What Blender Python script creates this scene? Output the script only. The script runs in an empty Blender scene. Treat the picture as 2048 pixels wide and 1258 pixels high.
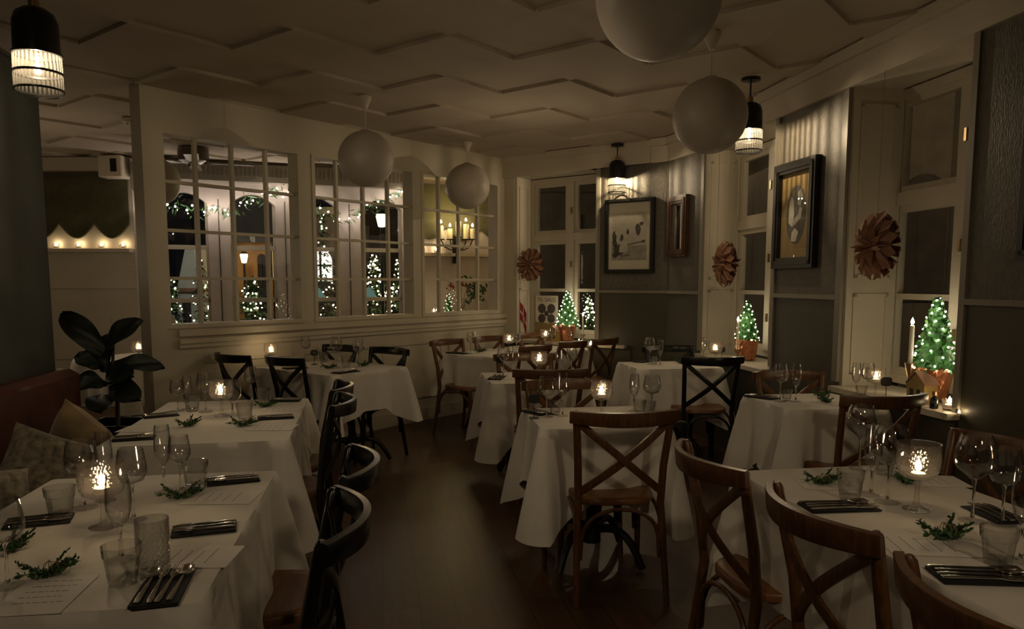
import bpy, math, random
from mathutils import Vector, Matrix
random.seed(7)
SC = bpy.context.scene
COL = SC.collection
PI = math.pi
# ---------------------------------------------------------------- camera
F, YP, H = 1520.0, 725.0, 1.43            # focal length in pixels, principal row, eye height
PITCH = math.atan((YP - 565.0) / F)
cd = bpy.data.cameras.new('camera'); cam = bpy.data.objects.new('camera', cd); COL.objects.link(cam)
cd.sensor_fit = 'HORIZONTAL'; cd.sensor_width = 36.0; cd.lens = 36.0 * F / 2048
cd.shift_y = (YP - 629.0) / 2048; cd.clip_start = 0.05; cd.clip_end = 200
cam.location = (0, 0, H); cam.rotation_euler = (PI / 2 - PITCH, 0, 0)
SC.camera = cam
# ---------------------------------------------------------------- exposure, world, added lights
SC.view_settings.view_transform = 'Standard'; SC.view_settings.look = 'None'
SC.view_settings.exposure = 0.0; SC.view_settings.gamma = 1.0
SC.cycles.max_bounces = 10; SC.cycles.diffuse_bounces = 3; SC.cycles.glossy_bounces = 3
SC.cycles.transmission_bounces = 6; SC.cycles.transparent_max_bounces = 40
SC.cycles.sample_clamp_indirect = 2.0; SC.cycles.caustics_reflective = False; SC.cycles.caustics_refractive = False
W = bpy.data.worlds.new('night'); SC.world = W; W.use_nodes = True
W.node_tree.nodes['Background'].inputs[0].default_value = (0.25, 0.3, 0.42, 1)
W.node_tree.nodes['Background'].inputs[1].default_value = 0.006
WARM = (1.0, 0.77, 0.50)
def lamp(name, loc, power, radius, color=WARM):
    l = bpy.data.lights.new(name, 'POINT'); l.energy = power; l.color = color; l.shadow_soft_size = radius
    o = bpy.data.objects.new(name, l); COL.objects.link(o); o.location = loc; return o
def spot(name, loc, target, power, angle, radius=.12, color=WARM):
    l = bpy.data.lights.new(name, 'SPOT'); l.energy = power; l.color = color; l.shadow_soft_size = radius; l.spot_size = math.radians(angle); l.spot_blend = .9
    o = bpy.data.objects.new(name, l); COL.objects.link(o); o.location = loc
    o.rotation_euler = (Vector(target) - Vector(loc)).to_track_quat('-Z', 'Y').to_euler(); return o
spot('fill_spot', (1.35, -0.5, 2.55), (1.05, 1.9, 0.75), 40, 80)  # unseen spot added behind the camera, stands in for room lighting
spot('fill_spot', (-1.1, -0.9, 2.55), (-1.0, 2.4, 0.5), 30, 96)  # second added spot behind the camera, no pendant is modelled here
lamp('room_fill', (0.1, 6.4, 2.1), 5.2, .5)  # added fill, no fixture here; lights the ceiling from the far end
lamp('room_fill', (-0.1, 3.0, 1.8), 3.4, .5)  # added fill in mid-room without a fixture, lifts ceiling and globes
lamp('side_room_fill', (-4.4, 6.6, 1.7), 9, .3)  # fill added to brighten the side room, no such lamp hangs there
lamp('candelabra_glow', (-0.75, 9.75, 2.30), 6, .06, (1.0, .75, .30))
lamp('street_glow', (-2.9, 15.2, 2.6), 90, .1, (1.0, .62, .25))
lamp('street_glow', (3.5, 13.5, 4.0), 22, .3, (1.0, .7, .4))  # added light on the corner house, no lamp stands there
lamp('street_glow', (6.8, 8.6, 4.0), 150, .3, (1.0, .7, .4))  # added to make the pillared house show, no lamp stands there
lamp('street_glow', (-5.2, 13.5, 3.5), 90, .3, (.9, .95, .9))
FLAME, BULB, LED = 90.0, 9000.0, 40.0

# ---------------------------------------------------------------- photo geometry helpers
CPI, SPI = math.cos(PITCH), math.sin(PITCH)
def ray(u, v):
    x = (u - 1024) / F; y = -(v - YP) / F
    return (x, CPI + y * SPI, -SPI + y * CPI)
def at(u, v, z):
    d = ray(u, v); t = (z - H) / d[2]; return Vector((d[0] * t, d[1] * t, z))
def aty(u, v, Y):
    d = ray(u, v); t = Y / d[1]; return Vector((d[0] * t, Y, H + d[2] * t))
class Plane2:
    """A vertical wall: s runs along it, n to its room side, z up."""
    def __init__(s, p, ang=None, q=None, flip=False):
        s.p = p
        if q: L = math.hypot(q[0] - p[0], q[1] - p[1]); s.d = ((q[0] - p[0]) / L, (q[1] - p[1]) / L); s.L = L
        else: a = math.radians(ang); s.d = (math.sin(a), math.cos(a)); s.L = 1
        s.n = (s.d[1], -s.d[0]) if not flip else (-s.d[1], s.d[0])
        s.ang = math.atan2(s.d[1], s.d[0])
    def w(s, a, n, z): return Vector((s.p[0] + s.d[0] * a + s.n[0] * n, s.p[1] + s.d[1] * a + s.n[1] * n, z))
    def hit(s, u, v, n=0.0):
        r = ray(u, v); px = s.p[0] + s.n[0] * n; py = s.p[1] + s.n[1] * n
        det = -s.d[0] * r[1] + r[0] * s.d[1]
        a = (px * r[1] - r[0] * py) / det; t = (s.d[0] * -py + s.d[1] * px) / det
        return a, H + r[2] * t

# ---------------------------------------------------------------- mesh builder
class MB:
    def __init__(s): s.v = []; s.f = []; s.m = []; s.mi = 0
    def add(s, vs, fs):
        b = len(s.v); s.v += [tuple(p) for p in vs]
        for f in fs: s.f.append(tuple(i + b for i in f)); s.m.append(s.mi)
        return s
    def hexa(s, p):   # 8 corners: bottom 4 ccw, top 4
        return s.add(p, [(3, 2, 1, 0), (4, 5, 6, 7), (0, 1, 5, 4), (1, 2, 6, 5), (2, 3, 7, 6), (3, 0, 4, 7)])
    def box(s, x0, x1, y0, y1, z0, z1):
        return s.hexa([(x0, y0, z0), (x1, y0, z0), (x1, y1, z0), (x0, y1, z0), (x0, y0, z1), (x1, y0, z1), (x1, y1, z1), (x0, y1, z1)])
    def wbox(s, P, a0, a1, n0, n1, z0, z1):
        return s.hexa([P.w(a0, n0, z0), P.w(a1, n0, z0), P.w(a1, n1, z0), P.w(a0, n1, z0), P.w(a0, n0, z1), P.w(a1, n0, z1), P.w(a1, n1, z1), P.w(a0, n1, z1)])
    def bbox(s, x0, x1, y0, y1, z0, z1, b=.004):   # bevelled box
        r = [(x0 + b, y0 + b, z0, 0), (x0, y0, z0 + b, 1), (x0, y0, z1 - b, 1), (x0 + b, y0 + b, z1, 0)]
        rings = []
        for (dx, z) in ((b, z0), (0, z0 + b), (0, z1 - b), (b, z1)):
            q = b * (1.0 if dx == 0 else 1.0)
            pts = []
            for (cx, cy, sx, sy) in ((x0, y0, 1, 1), (x1, y0, -1, 1), (x1, y1, -1, -1), (x0, y1, 1, -1)):
                A = (cx + sx * dx, cy + sy * (dx + q), z); B = (cx + sx * (dx + q), cy + sy * dx, z)
                pts += [A, B] if sx * sy > 0 else [B, A]
            rings.append(pts)
        return s.loft(rings, True, True)
    def loft(s, rings, cap0=False, cap1=False, closed=True):
        n = len(rings[0]); vs = [p for r in rings for p in r]; fs = []
        m = n if closed else n - 1
        for k in range(len(rings) - 1):
            for i in range(m):
                j = (i + 1) % n
                fs.append((k * n + i, k * n + j, (k + 1) * n + j, (k + 1) * n + i))
        if cap0: fs.append(tuple(range(n - 1, -1, -1)))
        if cap1: fs.append(tuple((len(rings) - 1) * n + i for i in range(n)))
        return s.add(vs, fs)
    def lathe(s, prof, seg=24, c=(0, 0, 0), mod=None):
        rings = []
        for k, (r, z) in enumerate(prof):
            rings.append([(c[0] + (r + (mod(k, i, seg) if mod and r > 0 else 0)) * math.cos(2 * PI * i / seg),
                           c[1] + (r + (mod(k, i, seg) if mod and r > 0 else 0)) * math.sin(2 * PI * i / seg), c[2] + z) for i in range(seg)])
        return s.loft(rings)
    def tube(s, pts, r, seg=8, caps=True, flat=1.0):
        pts = [Vector(p) for p in pts]; n = len(pts); rr = r if isinstance(r, (list, tuple)) else [r] * n
        rings = []; up = None
        for i in range(n):
            t = (pts[min(i + 1, n - 1)] - pts[max(i - 1, 0)]).normalized()
            if up is None: up = Vector((0, 0, 1)) if abs(t.z) < .9 else Vector((0, 1, 0))
            x = t.cross(up).normalized(); up = x.cross(t).normalized()
            rings.append([pts[i] + x * (rr[i] * math.cos(2 * PI * k / seg)) + up * (rr[i] * flat * math.sin(2 * PI * k / seg)) for k in range(seg)])
        return s.loft(rings, caps, caps)
    def ribbon(s, pts, wv, th):   # flat strip along pts; wv width vector(s), thickness along the normal
        pts = [Vector(p) for p in pts]; n = len(pts); rings = []
        for i in range(n):
            t = (pts[min(i + 1, n - 1)] - pts[max(i - 1, 0)]).normalized()
            w = Vector(wv[i] if isinstance(wv, list) else wv); nn = t.cross(w).normalized() * (th / 2)
            p = pts[i]; c = .82
            rings.append([p - w * .5 - nn * c, p - w * .42 - nn, p + w * .42 - nn, p + w * .5 - nn * c, p + w * .5 + nn * c, p + w * .42 + nn, p - w * .42 + nn, p - w * .5 + nn * c])
        return s.loft(rings, True, True)
    def ball(s, c, r, seg=12, rings=8, sz=1.0):
        prof = [(r * math.sin(PI * k / rings), -r * sz * math.cos(PI * k / rings)) for k in range(rings + 1)]
        return s.lathe(prof, seg, c)
    def ico(s, c, r):
        t = (1 + 5 ** .5) / 2; q = r / math.hypot(1, t)
        V = [(-1, t, 0), (1, t, 0), (-1, -t, 0), (1, -t, 0), (0, -1, t), (0, 1, t), (0, -1, -t), (0, 1, -t), (t, 0, -1), (t, 0, 1), (-t, 0, -1), (-t, 0, 1)]
        Fc = [(0, 11, 5), (0, 5, 1), (0, 1, 7), (0, 7, 10), (0, 10, 11), (1, 5, 9), (5, 11, 4), (11, 10, 2), (10, 7, 6), (7, 1, 8), (3, 9, 4), (3, 4, 2), (3, 2, 6), (3, 6, 8), (3, 8, 9), (4, 9, 5), (2, 4, 11), (6, 2, 10), (8, 6, 7), (9, 8, 1)]
        return s.add([(c[0] + a * q, c[1] + b * q, c[2] + d * q) for a, b, d in V], Fc)
    def poly(s, pts): return s.add(pts, [tuple(range(len(pts)))])
    def prism(s, poly, z0, z1):
        return s.loft([[(x, y, z0) for x, y in poly], [(x, y, z1) for x, y in poly]], True, True)
    def mesh(s, name, mats, angle=40, flat=False):
        me = bpy.data.meshes.new(name); me.from_pydata(s.v, [], s.f)
        if not isinstance(mats, (list, tuple)): mats = [mats]
        for m in mats: me.materials.append(m)
        if len(mats) > 1: me.polygons.foreach_set('material_index', s.m)
        if not flat:
            me.shade_smooth()
            try: me.set_sharp_from_angle(angle=math.radians(angle))
            except Exception: pass
        me.update(); return me

def link(name, data, parent=None, loc=None, rz=0.0, label=None):
    o = bpy.data.objects.new(name, data); COL.objects.link(o)
    if parent: o.parent = parent
    if loc is not None: o.location = loc
    if rz: o.rotation_euler = (0, 0, rz)
    if label: o['label'] = label
    return o
def tag(o, label, cat, group=None, kind=None):
    o['label'] = label; o['category'] = cat
    if group: o['group'] = group
    if kind: o['kind'] = kind
    return o
def thing(name, label, cat, loc=(0, 0, 0), rz=0.0, group=None):
    return tag(link(name, None, None, loc, rz), label, cat, group)
def struct(name, mb, mats, parent=None, angle=30):
    o = link(name, mb.mesh(name, mats, angle) if mb else None, parent)
    if not parent: o['kind'] = 'structure'
    return o
def text_mesh(name, body, size, m, ext):
    cv = bpy.data.curves.new(name, 'FONT'); cv.body = body; cv.size = size; cv.align_x = 'CENTER'; cv.extrude = ext
    o = bpy.data.objects.new(name, cv); me = bpy.data.meshes.new_from_object(o); me.name = name; bpy.data.objects.remove(o)
    me.materials.clear(); me.materials.append(m); return me
class Proto:
    """Meshes of one kind of thing; new() links a fresh thing with its parts."""
    def __init__(s, name, cat, root=None): s.name = name; s.cat = cat; s.root = root; s.parts = []
    def part(s, name, me, up=None, label=None): s.parts.append((name, me, up, label)); return len(s.parts) - 1
    def new(s, loc, rz, label, group=None, scale=None):
        o = link(s.name, s.root, None, loc, rz); tag(o, label, s.cat, group)
        if scale: o.scale = scale
        made = []
        for (nm, me, up, lb) in s.parts:
            made.append(link(nm, me, o if up is None else made[up], label=lb))
        return o

# ---------------------------------------------------------------- materials
def mat(name, col, rough=.6, metal=0.0, var=0.0, scale=8.0, bump=0.0, bscale=60.0, spec=.5, stretch=None, sheen=0, trans=0):
    m = bpy.data.materials.new(name); m.use_nodes = True; nt = m.node_tree; b = nt.nodes['Principled BSDF']
    b.inputs['Base Color'].default_value = (*col, 1); b.inputs['Roughness'].default_value = rough
    b.inputs['Metallic'].default_value = metal; b.inputs['Specular IOR Level'].default_value = spec
    if sheen: b.inputs['Sheen Weight'].default_value = sheen
    if trans: b.inputs['Subsurface Weight'].default_value = trans; b.inputs['Subsurface Radius'].default_value = (.03, .02, .01)
    tc = nt.nodes.new('ShaderNodeTexCoord'); src = tc.outputs['Object']
    if stretch:
        mp = nt.nodes.new('ShaderNodeMapping'); mp.inputs['Scale'].default_value = stretch
        nt.links.new(src, mp.inputs[0]); src = mp.outputs[0]
    if var:
        n = nt.nodes.new('ShaderNodeTexNoise'); n.inputs['Scale'].default_value = scale; n.inputs['Detail'].default_value = 5
        nt.links.new(src, n.inputs['Vector'])
        r = nt.nodes.new('ShaderNodeValToRGB'); nt.links.new(n.outputs['Fac'], r.inputs[0])
        r.color_ramp.elements[0].position = .3; r.color_ramp.elements[1].position = .7
        r.color_ramp.elements[0].color = (*[c * (1 - var) for c in col], 1); r.color_ramp.elements[1].color = (*[min(1, c * (1 + var)) for c in col], 1)
        nt.links.new(r.outputs[0], b.inputs['Base Color'])
    if bump:
        n = nt.nodes.new('ShaderNodeTexNoise'); n.inputs['Scale'].default_value = bscale; n.inputs['Detail'].default_value = 3
        nt.links.new(src, n.inputs['Vector'])
        bp = nt.nodes.new('ShaderNodeBump'); bp.inputs['Strength'].default_value = bump; bp.inputs['Distance'].default_value = .01
        nt.links.new(n.outputs['Fac'], bp.inputs['Height']); nt.links.new(bp.outputs[0], b.inputs['Normal'])
    return m
def emis(name, col, strength, sample=True):
    m = bpy.data.materials.new(name); m.use_nodes = True; nt = m.node_tree; nt.nodes.remove(nt.nodes['Principled BSDF'])
    e = nt.nodes.new('ShaderNodeEmission'); e.inputs[0].default_value = (*col, 1); e.inputs[1].default_value = strength
    nt.links.new(e.outputs[0], nt.nodes['Material Output'].inputs[0])
    if not sample: m.cycles.emission_sampling = 'NONE'
    return m
def glass(name, tint=(.985, .985, .985), f0=.05, edge=.75, rough=.03, frost=0.0, frostcol=(.9, .85, .8), ribs=0, bump=0, dark=1.0, power=4.0):
    """Thin clear glass: transparent with a mirror that grows towards grazing angles."""
    m = bpy.data.materials.new(name); m.use_nodes = True; nt = m.node_tree; nt.nodes.remove(nt.nodes['Principled BSDF']); N = nt.nodes.new; L = nt.links.new
    t = N('ShaderNodeBsdfTransparent'); t.inputs[0].default_value = (*tint, 1)
    g = N('ShaderNodeBsdfGlossy'); g.inputs['Roughness'].default_value = rough
    lw = N('ShaderNodeLayerWeight'); lw.inputs[0].default_value = .5
    p = N('ShaderNodeMath'); p.operation = 'POWER'; p.inputs[1].default_value = power; L(lw.outputs['Facing'], p.inputs[0])
    ma = N('ShaderNodeMath'); ma.operation = 'MULTIPLY_ADD'; ma.inputs[1].default_value = edge; ma.inputs[2].default_value = f0; L(p.outputs[0], ma.inputs[0])
    if dark < 1:
        cm = N('ShaderNodeMix'); cm.data_type = 'RGBA'; cm.inputs[6].default_value = (*tint, 1); cm.inputs[7].default_value = (*[c * dark for c in tint], 1)
        p2 = N('ShaderNodeMath'); p2.operation = 'POWER'; p2.inputs[1].default_value = 2.5; L(lw.outputs['Facing'], p2.inputs[0]); L(p2.outputs[0], cm.inputs[0]); L(cm.outputs[2], t.inputs[0])
    mx = N('ShaderNodeMixShader'); L(ma.outputs[0], mx.inputs[0]); L(t.outputs[0], mx.inputs[1]); L(g.outputs[0], mx.inputs[2])
    out = mx.outputs[0]
    if bump:
        tc = N('ShaderNodeTexCoord'); vz = N('ShaderNodeTexVoronoi'); vz.inputs['Scale'].default_value = bump; L(tc.outputs['Object'], vz.inputs['Vector'])
        bp = N('ShaderNodeBump'); bp.inputs['Strength'].default_value = .4; bp.inputs['Distance'].default_value = .004
        L(vz.outputs['Distance'], bp.inputs['Height']); L(bp.outputs[0], g.inputs['Normal'])
    if frost:
        d = N('ShaderNodeBsdfTranslucent'); d.inputs[0].default_value = (*frostcol, 1)
        d2 = N('ShaderNodeBsdfDiffuse'); d2.inputs[0].default_value = (*frostcol, 1)
        md = N('ShaderNodeMixShader'); md.inputs[0].default_value = .4; L(d.outputs[0], md.inputs[1]); L(d2.outputs[0], md.inputs[2])
        m2 = N('ShaderNodeMixShader'); m2.inputs[0].default_value = frost; L(out, m2.inputs[1]); L(md.outputs[0], m2.inputs[2]); out = m2.outputs[0]
        if ribs:
            tc = N('ShaderNodeTexCoord'); sp = N('ShaderNodeSeparateXYZ'); L(tc.outputs['Object'], sp.inputs[0])
            an = N('ShaderNodeMath'); an.operation = 'ARCTAN2'; L(sp.outputs[1], an.inputs[0]); L(sp.outputs[0], an.inputs[1])
            mu = N('ShaderNodeMath'); mu.operation = 'MULTIPLY'; mu.inputs[1].default_value = ribs; L(an.outputs[0], mu.inputs[0])
            si = N('ShaderNodeMath'); si.operation = 'SINE'; L(mu.outputs[0], si.inputs[0])
            mr = N('ShaderNodeMapRange'); mr.inputs[1].default_value = -.6; mr.inputs[2].default_value = .6; mr.inputs[3].default_value = .06; mr.inputs[4].default_value = frost; L(si.outputs[0], mr.inputs[0])
            L(mr.outputs[0], m2.inputs[0])
    L(out, nt.nodes['Material Output'].inputs[0]); return m

M = {}
M['white'] = mat('cream_paint', (.60, .54, .43), .55, var=.05, scale=3)
M['partition'] = mat('partition_paint', (.58, .52, .40), .5, var=.05, scale=3)
M['ceil'] = mat('ceiling_tile', (.50, .43, .34), .8, var=.05, scale=2, bump=.15, bscale=90)
M['wallpaper'] = mat('embossed_wallpaper', (.125, .11, .085), .5, var=.22, scale=60, bump=.5, bscale=120, stretch=(1, 1, .4))
M['dado'] = mat('dark_dado_paint', (.075, .066, .042), .5, var=.08, scale=5)
M['trimgrey'] = mat('grey_trim', (.26, .235, .19), .45)
M['greenwall'] = mat('dark_green_wall', (.040, .044, .036), .6, var=.15, scale=4)
M['olive'] = mat('olive_cloth', (.085, .08, .036), .85, var=.12, scale=20, sheen=.2)
M['lilac'] = mat('street_wall_paint', (.62, .55, .50), .55, var=.04)
M['black'] = mat('black_lacquer', (.006, .006, .006), .25)
M['wood'] = mat('brown_beech', (.110, .048, .017), .32, var=.35, scale=14, stretch=(6, 6, 1))
M['seat'] = mat('seat_veneer', (.17, .068, .020), .36, var=.3, scale=12, stretch=(1, 6, 1))
M['iron'] = mat('black_iron', (.008, .008, .008), .45, metal=.2)
M['leather'] = mat('oxblood_leather', (.07, .020, .011), .38, var=.3, scale=9, bump=.15, bscale=120)
M['cloth'] = mat('white_linen', (.74, .70, .63), .85, var=.03, scale=12, bump=.12, bscale=260)
M['glass'] = glass('clear_glass', f0=.085, edge=.85, rough=.015, dark=.45, power=3.0)
M['foot'] = glass('glass_foot', (.93, .93, .93), .05, .35, .04)
M['solid'] = mat('solid_glass', (1, 1, 1), .02); M['solid'].node_tree.nodes['Principled BSDF'].inputs['Transmission Weight'].default_value = 1.0; M['solid'].node_tree.nodes['Principled BSDF'].inputs['IOR'].default_value = 1.5
M['pane'] = glass('window_pane', (.97, .98, .97), .035, .8, .0)
M['cut'] = glass('cut_crystal', (.93, .93, .92), .12, .75, .06, frost=.02, bump=170, dark=.4)
M['tumbler'] = glass('pressed_glass', (.95, .95, .94), .08, .8, .03, dark=.45, power=3.0)
M['candleglass'] = glass('candle_crystal', (.97, .95, .93), .055, .85, .05, frost=.014, frostcol=(1, .88, .8), bump=110, dark=.5, power=3.0)
M['ribbed'] = glass('ribbed_glass', (.97, .96, .93), .05, .6, .12, frost=.72, frostcol=(.055, .052, .046), ribs=34)
M['wax'] = mat('candle_wax', (.92, .85, .70), .45, trans=.4)
M['wick'] = mat('wick', (.02, .015, .01), .9)
M['flame'] = emis('candle_flame', (1.0, .74, .42), FLAME)
M['bulb'] = emis('lamp_filament', (1.0, .78, .5), BULB)
M['led'] = emis('fairy_light', (1.0, .86, .62), LED)
M['ledstreet'] = emis('street_fairy_light', (1.0, .82, .52), 16.0, False)
M['ledg'] = emis('garland_light', (1.0, .84, .72), 100.0)
M['steel'] = mat('polished_steel', (.62, .58, .52), .16, metal=1)
M['napkin'] = mat('black_napkin', (.010, .010, .012), .8, bump=.1, bscale=300)
M['paper'] = mat('menu_paper', (.78, .74, .68), .8)
M['ink'] = mat('ink', (.20, .17, .15), .8)
M['needle'] = mat('evergreen', (.045, .115, .035), .6, var=.5, scale=40)
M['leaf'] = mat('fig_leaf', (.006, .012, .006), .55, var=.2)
M['stem'] = mat('twig_bark', (.06, .04, .022), .8)
M['twine'] = mat('jute_twine', (.32, .24, .14), .9)
M['tree'] = mat('box_tree_leaf', (.045, .16, .035), .55, var=.4, scale=30)
M['copper'] = mat('copper_foil', (.62, .26, .14), .28, metal=.85, bump=1.0, bscale=26)
M['kraft'] = mat('brown_paper', (.30, .15, .09), .75, var=.2, scale=12)
M['globe'] = mat('opal_globe', (.47, .42, .35), .45, trans=.15)
M['brass'] = mat('aged_brass', (.36, .25, .12), .32, metal=.9)
M['gold'] = mat('gold_card', (.42, .30, .10), .4, metal=.4, var=.15, scale=12)
M['mat_dark'] = mat('dark_frame', (.012, .011, .010), .35)
M['mirrorframe'] = mat('walnut_frame', (.075, .032, .014), .35, var=.3, scale=20)
M['mirror'] = mat('mirror_glass', (.8, .8, .78), .02, metal=1)
M['print'] = mat('print_paper', (.70, .63, .50), .5)
M['grey1'] = mat('print_grey', (.36, .32, .26), .6, var=.25, scale=14)
M['grey2'] = mat('print_dark', (.08, .07, .06), .6, var=.4, scale=30)
M['grey3'] = mat('print_pale', (.55, .50, .41), .6, var=.1, scale=20)
M['mount'] = mat('ochre_mount', (.30, .20, .075), .7, var=.1, scale=30)
M['red'] = mat('flag_red', (.42, .02, .03), .7)
M['flower'] = mat('red_petals', (.28, .02, .015), .6, var=.3, scale=30)
M['facade'] = mat('street_facade', (.10, .088, .07), .9, var=.2, scale=3)
M['facade2'] = mat('dark_facade', (.035, .03, .026), .9, var=.3, scale=4)
M['orange'] = mat('archway_plaster', (.62, .30, .08), .8, var=.2, scale=3)
M['gable'] = mat('gable_plaster', (.62, .62, .54), .8, var=.1, scale=3)
M['litwin'] = emis('lit_window', (1.0, .93, .82), 1.6, False)
M['litwin2'] = emis('amber_window', (1.0, .6, .2), .5, False)
M['tealshade'] = emis('market_lamp_shade', (.35, .62, .52), .25, False)
M['asphalt'] = mat('street_paving', (.05, .05, .05), .7)
M['fanmetal'] = mat('fan_metal', (.12, .10, .08), .3, metal=.6)
M['cushion1'] = mat('ochre_cushion', (.24, .17, .08), .95, var=.25, scale=9, sheen=.3)
M['cushion2'] = mat('patterned_cushion', (.20, .17, .12), .9, var=.6, scale=34, sheen=.2)
M['blackcard'] = mat('black_card', (.012, .012, .012), .5)
M['chalk'] = mat('chalk', (.5, .48, .44), .8)

def floor_material():
    m = bpy.data.materials.new('floor_boards'); m.use_nodes = True; nt = m.node_tree; b = nt.nodes['Principled BSDF']; N = nt.nodes.new; L = nt.links.new
    tc = N('ShaderNodeTexCoord'); mp = N('ShaderNodeMapping'); mp.inputs['Rotation'].default_value = (0, 0, math.radians(80)); L(tc.outputs['Object'], mp.inputs[0])
    br = N('ShaderNodeTexBrick'); br.inputs['Scale'].default_value = 1; br.inputs['Brick Width'].default_value = 1.3; br.inputs['Row Height'].default_value = .16; br.inputs['Mortar Size'].default_value = .002
    br.inputs['Color1'].default_value = (.085, .040, .016, 1); br.inputs['Color2'].default_value = (.062, .029, .012, 1); br.inputs['Mortar'].default_value = (.02, .011, .006, 1); L(mp.outputs[0], br.inputs[0])
    n = N('ShaderNodeTexNoise'); n.inputs['Scale'].default_value = 3; n.inputs['Detail'].default_value = 6; mp2 = N('ShaderNodeMapping'); mp2.inputs['Scale'].default_value = (1, 9, 1); L(mp.outputs[0], mp2.inputs[0]); L(mp2.outputs[0], n.inputs['Vector'])
    mx = N('ShaderNodeMix'); mx.data_type = 'RGBA'; mx.blend_type = 'OVERLAY'; mx.inputs[0].default_value = .5; L(br.outputs[0], mx.inputs[6]); L(n.outputs['Color'], mx.inputs[7]); L(mx.outputs[2], b.inputs['Base Color'])
    b.inputs['Roughness'].default_value = .38; return m
M['floor'] = floor_material()

# ================================================================ THE SETTING
CZ, SZ = 2.83, 2.62          # ceiling, soffit over the windows
PT = Plane2((-1.49, 7.22), 38.0)                                  # glazed partition, n points into the dining room
W1 = Plane2((-.135, 8.95), q=(.92, 8.15)); W1L = W1.L             # far wall with the flag window
PA = Plane2((.92, 8.15), q=(1.56, 7.69))                          # pier with the big print
PB = Plane2((1.56, 7.69), q=(1.75, 7.06))                         # pier with the mirror
RW = Plane2((1.75, 7.06), 171.4)                                  # window wall running to the camera
SW = Plane2((-4.093, 8.788), q=(-.743, 10.108))                   # street wall of the side room
LW = Plane2((-2.6, 4.3), 170.0, flip=True)                        # dark wall behind the banquette
S0, S1, S2 = 1.356, 2.26, 3.30                                    # along RW: window_2 ends, window_3 begins and ends

mb = MB(); mb.box(-7.5, 3.2, -3.6, 10.9, -.1, 0); struct('floor', mb, M['floor'])
# checkerboard of dropped tiles
mb = MB(); TL = .62; a38 = math.radians(38); ax = Vector((math.cos(a38), -math.sin(a38), 0)); ay = Vector((math.sin(a38), math.cos(a38), 0)); o0 = Vector((-.36, 4.53, 0))
mb.box(-7.5, 3.2, -3.6, 10.9, CZ + .03, CZ + .12)
for i in range(-14, 15):
    for j in range(-14, 15):
        if (i + j) % 2: continue
        c = o0 + ax * ((i - .5) * TL) + ay * ((j + .5) * TL)
        if not (-7 < c.x < 2.6 and -3 < c.y < 10.2): continue
        h = TL / 2
        q = [c - ax * h - ay * h, c + ax * h - ay * h, c + ax * h + ay * h, c - ax * h + ay * h]
        g = [c + (p - c) * .985 for p in q]
        mb.hexa([(p.x, p.y, CZ + .008) for p in g] + [(p.x, p.y, CZ + .032) for p in q])
struct('ceiling', mb, M['ceil'])

# ---- glazed partition
PW = [(-1.87, -.62), (-.51, .75), (.84, 2.10)]
PZ0, PZ1 = 1.08, 2.545
mb = MB()
mb.wbox(PT, -1.98, 2.2, -.06, .06, PZ1, CZ + .03); mb.wbox(PT, -1.98, 2.2, -.06, .06, 0, PZ0)
for a, b in ((-1.98, PW[0][0]), (PW[0][1], PW[1][0]), (PW[1][1], PW[2][0]), (PW[2][1], 2.2)): mb.wbox(PT, a, b, -.06, .06, PZ0, PZ1)
mb.wbox(PT, -2.0, -1.87, -.075, .075, 0, CZ + .03)
struct('wall_partition', mb, M['partition'])
mb = MB(); mb.wbox(PT, -1.79, 2.2, .06, .10, .965, 1.0); mb.wbox(PT, -1.79, 2.2, .06, .085, .93, .965); mb.wbox(PT, -1.79, 2.2, .06, .09, PZ0 - .06, PZ0 - .01); struct('trim_1', mb, M['partition'])
mb = MB(); mb.wbox(PT, -1.79, 2.2, .06, .08, 0, .13); mb.wbox(PT, -1.79, 2.2, .06, .07, .13, .15); struct('baseboard_partition', mb, M['partition'])
mb = MB()
for k in range(4):
    a = -1.62 + k * .95; b = a + .85
    for (p, q, z0, z1) in ((a, b, .80, .825), (a, b, .24, .265), (a, a + .025, .265, .80), (b - .025, b, .265, .80)): mb.wbox(PT, p, q, .06, .072, z0, z1)
struct('trim_2', mb, M['partition'])
for k, (a, b) in enumerate(PW):
    mb = MB(); w = .035
    mb.wbox(PT, a, a + w, -.07, .07, PZ0, PZ1); mb.wbox(PT, b - w, b, -.07, .07, PZ0, PZ1); mb.wbox(PT, a + w, b - w, -.07, .07, PZ1 - .02, PZ1); mb.wbox(PT, a + w, b - w, -.07, .07, PZ0, PZ0 + .035)
    for i in (1, 2, 3):
        s = a + (b - a) * i / 4; mb.wbox(PT, s - .012, s + .012, -.02, .02, PZ0 + .03, PZ1 - .02)
    for i in (1, 2, 3):
        z = PZ0 + .02 + (PZ1 - PZ0 - .02) * i / 4; mb.wbox(PT, a + .03, b - .03, -.019, .019, z - .012, z + .012)
    o = struct('window_%d' % (k + 1), mb, M['partition'])
    mb = MB(); mb.poly([PT.w(a + .03, .0, PZ0 + .02), PT.w(b - .03, .0, PZ0 + .02), PT.w(b - .03, .0, PZ1 - .01), PT.w(a + .03, .0, PZ1 - .01)])
    struct('pane', mb, M['pane'], o)

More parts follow.
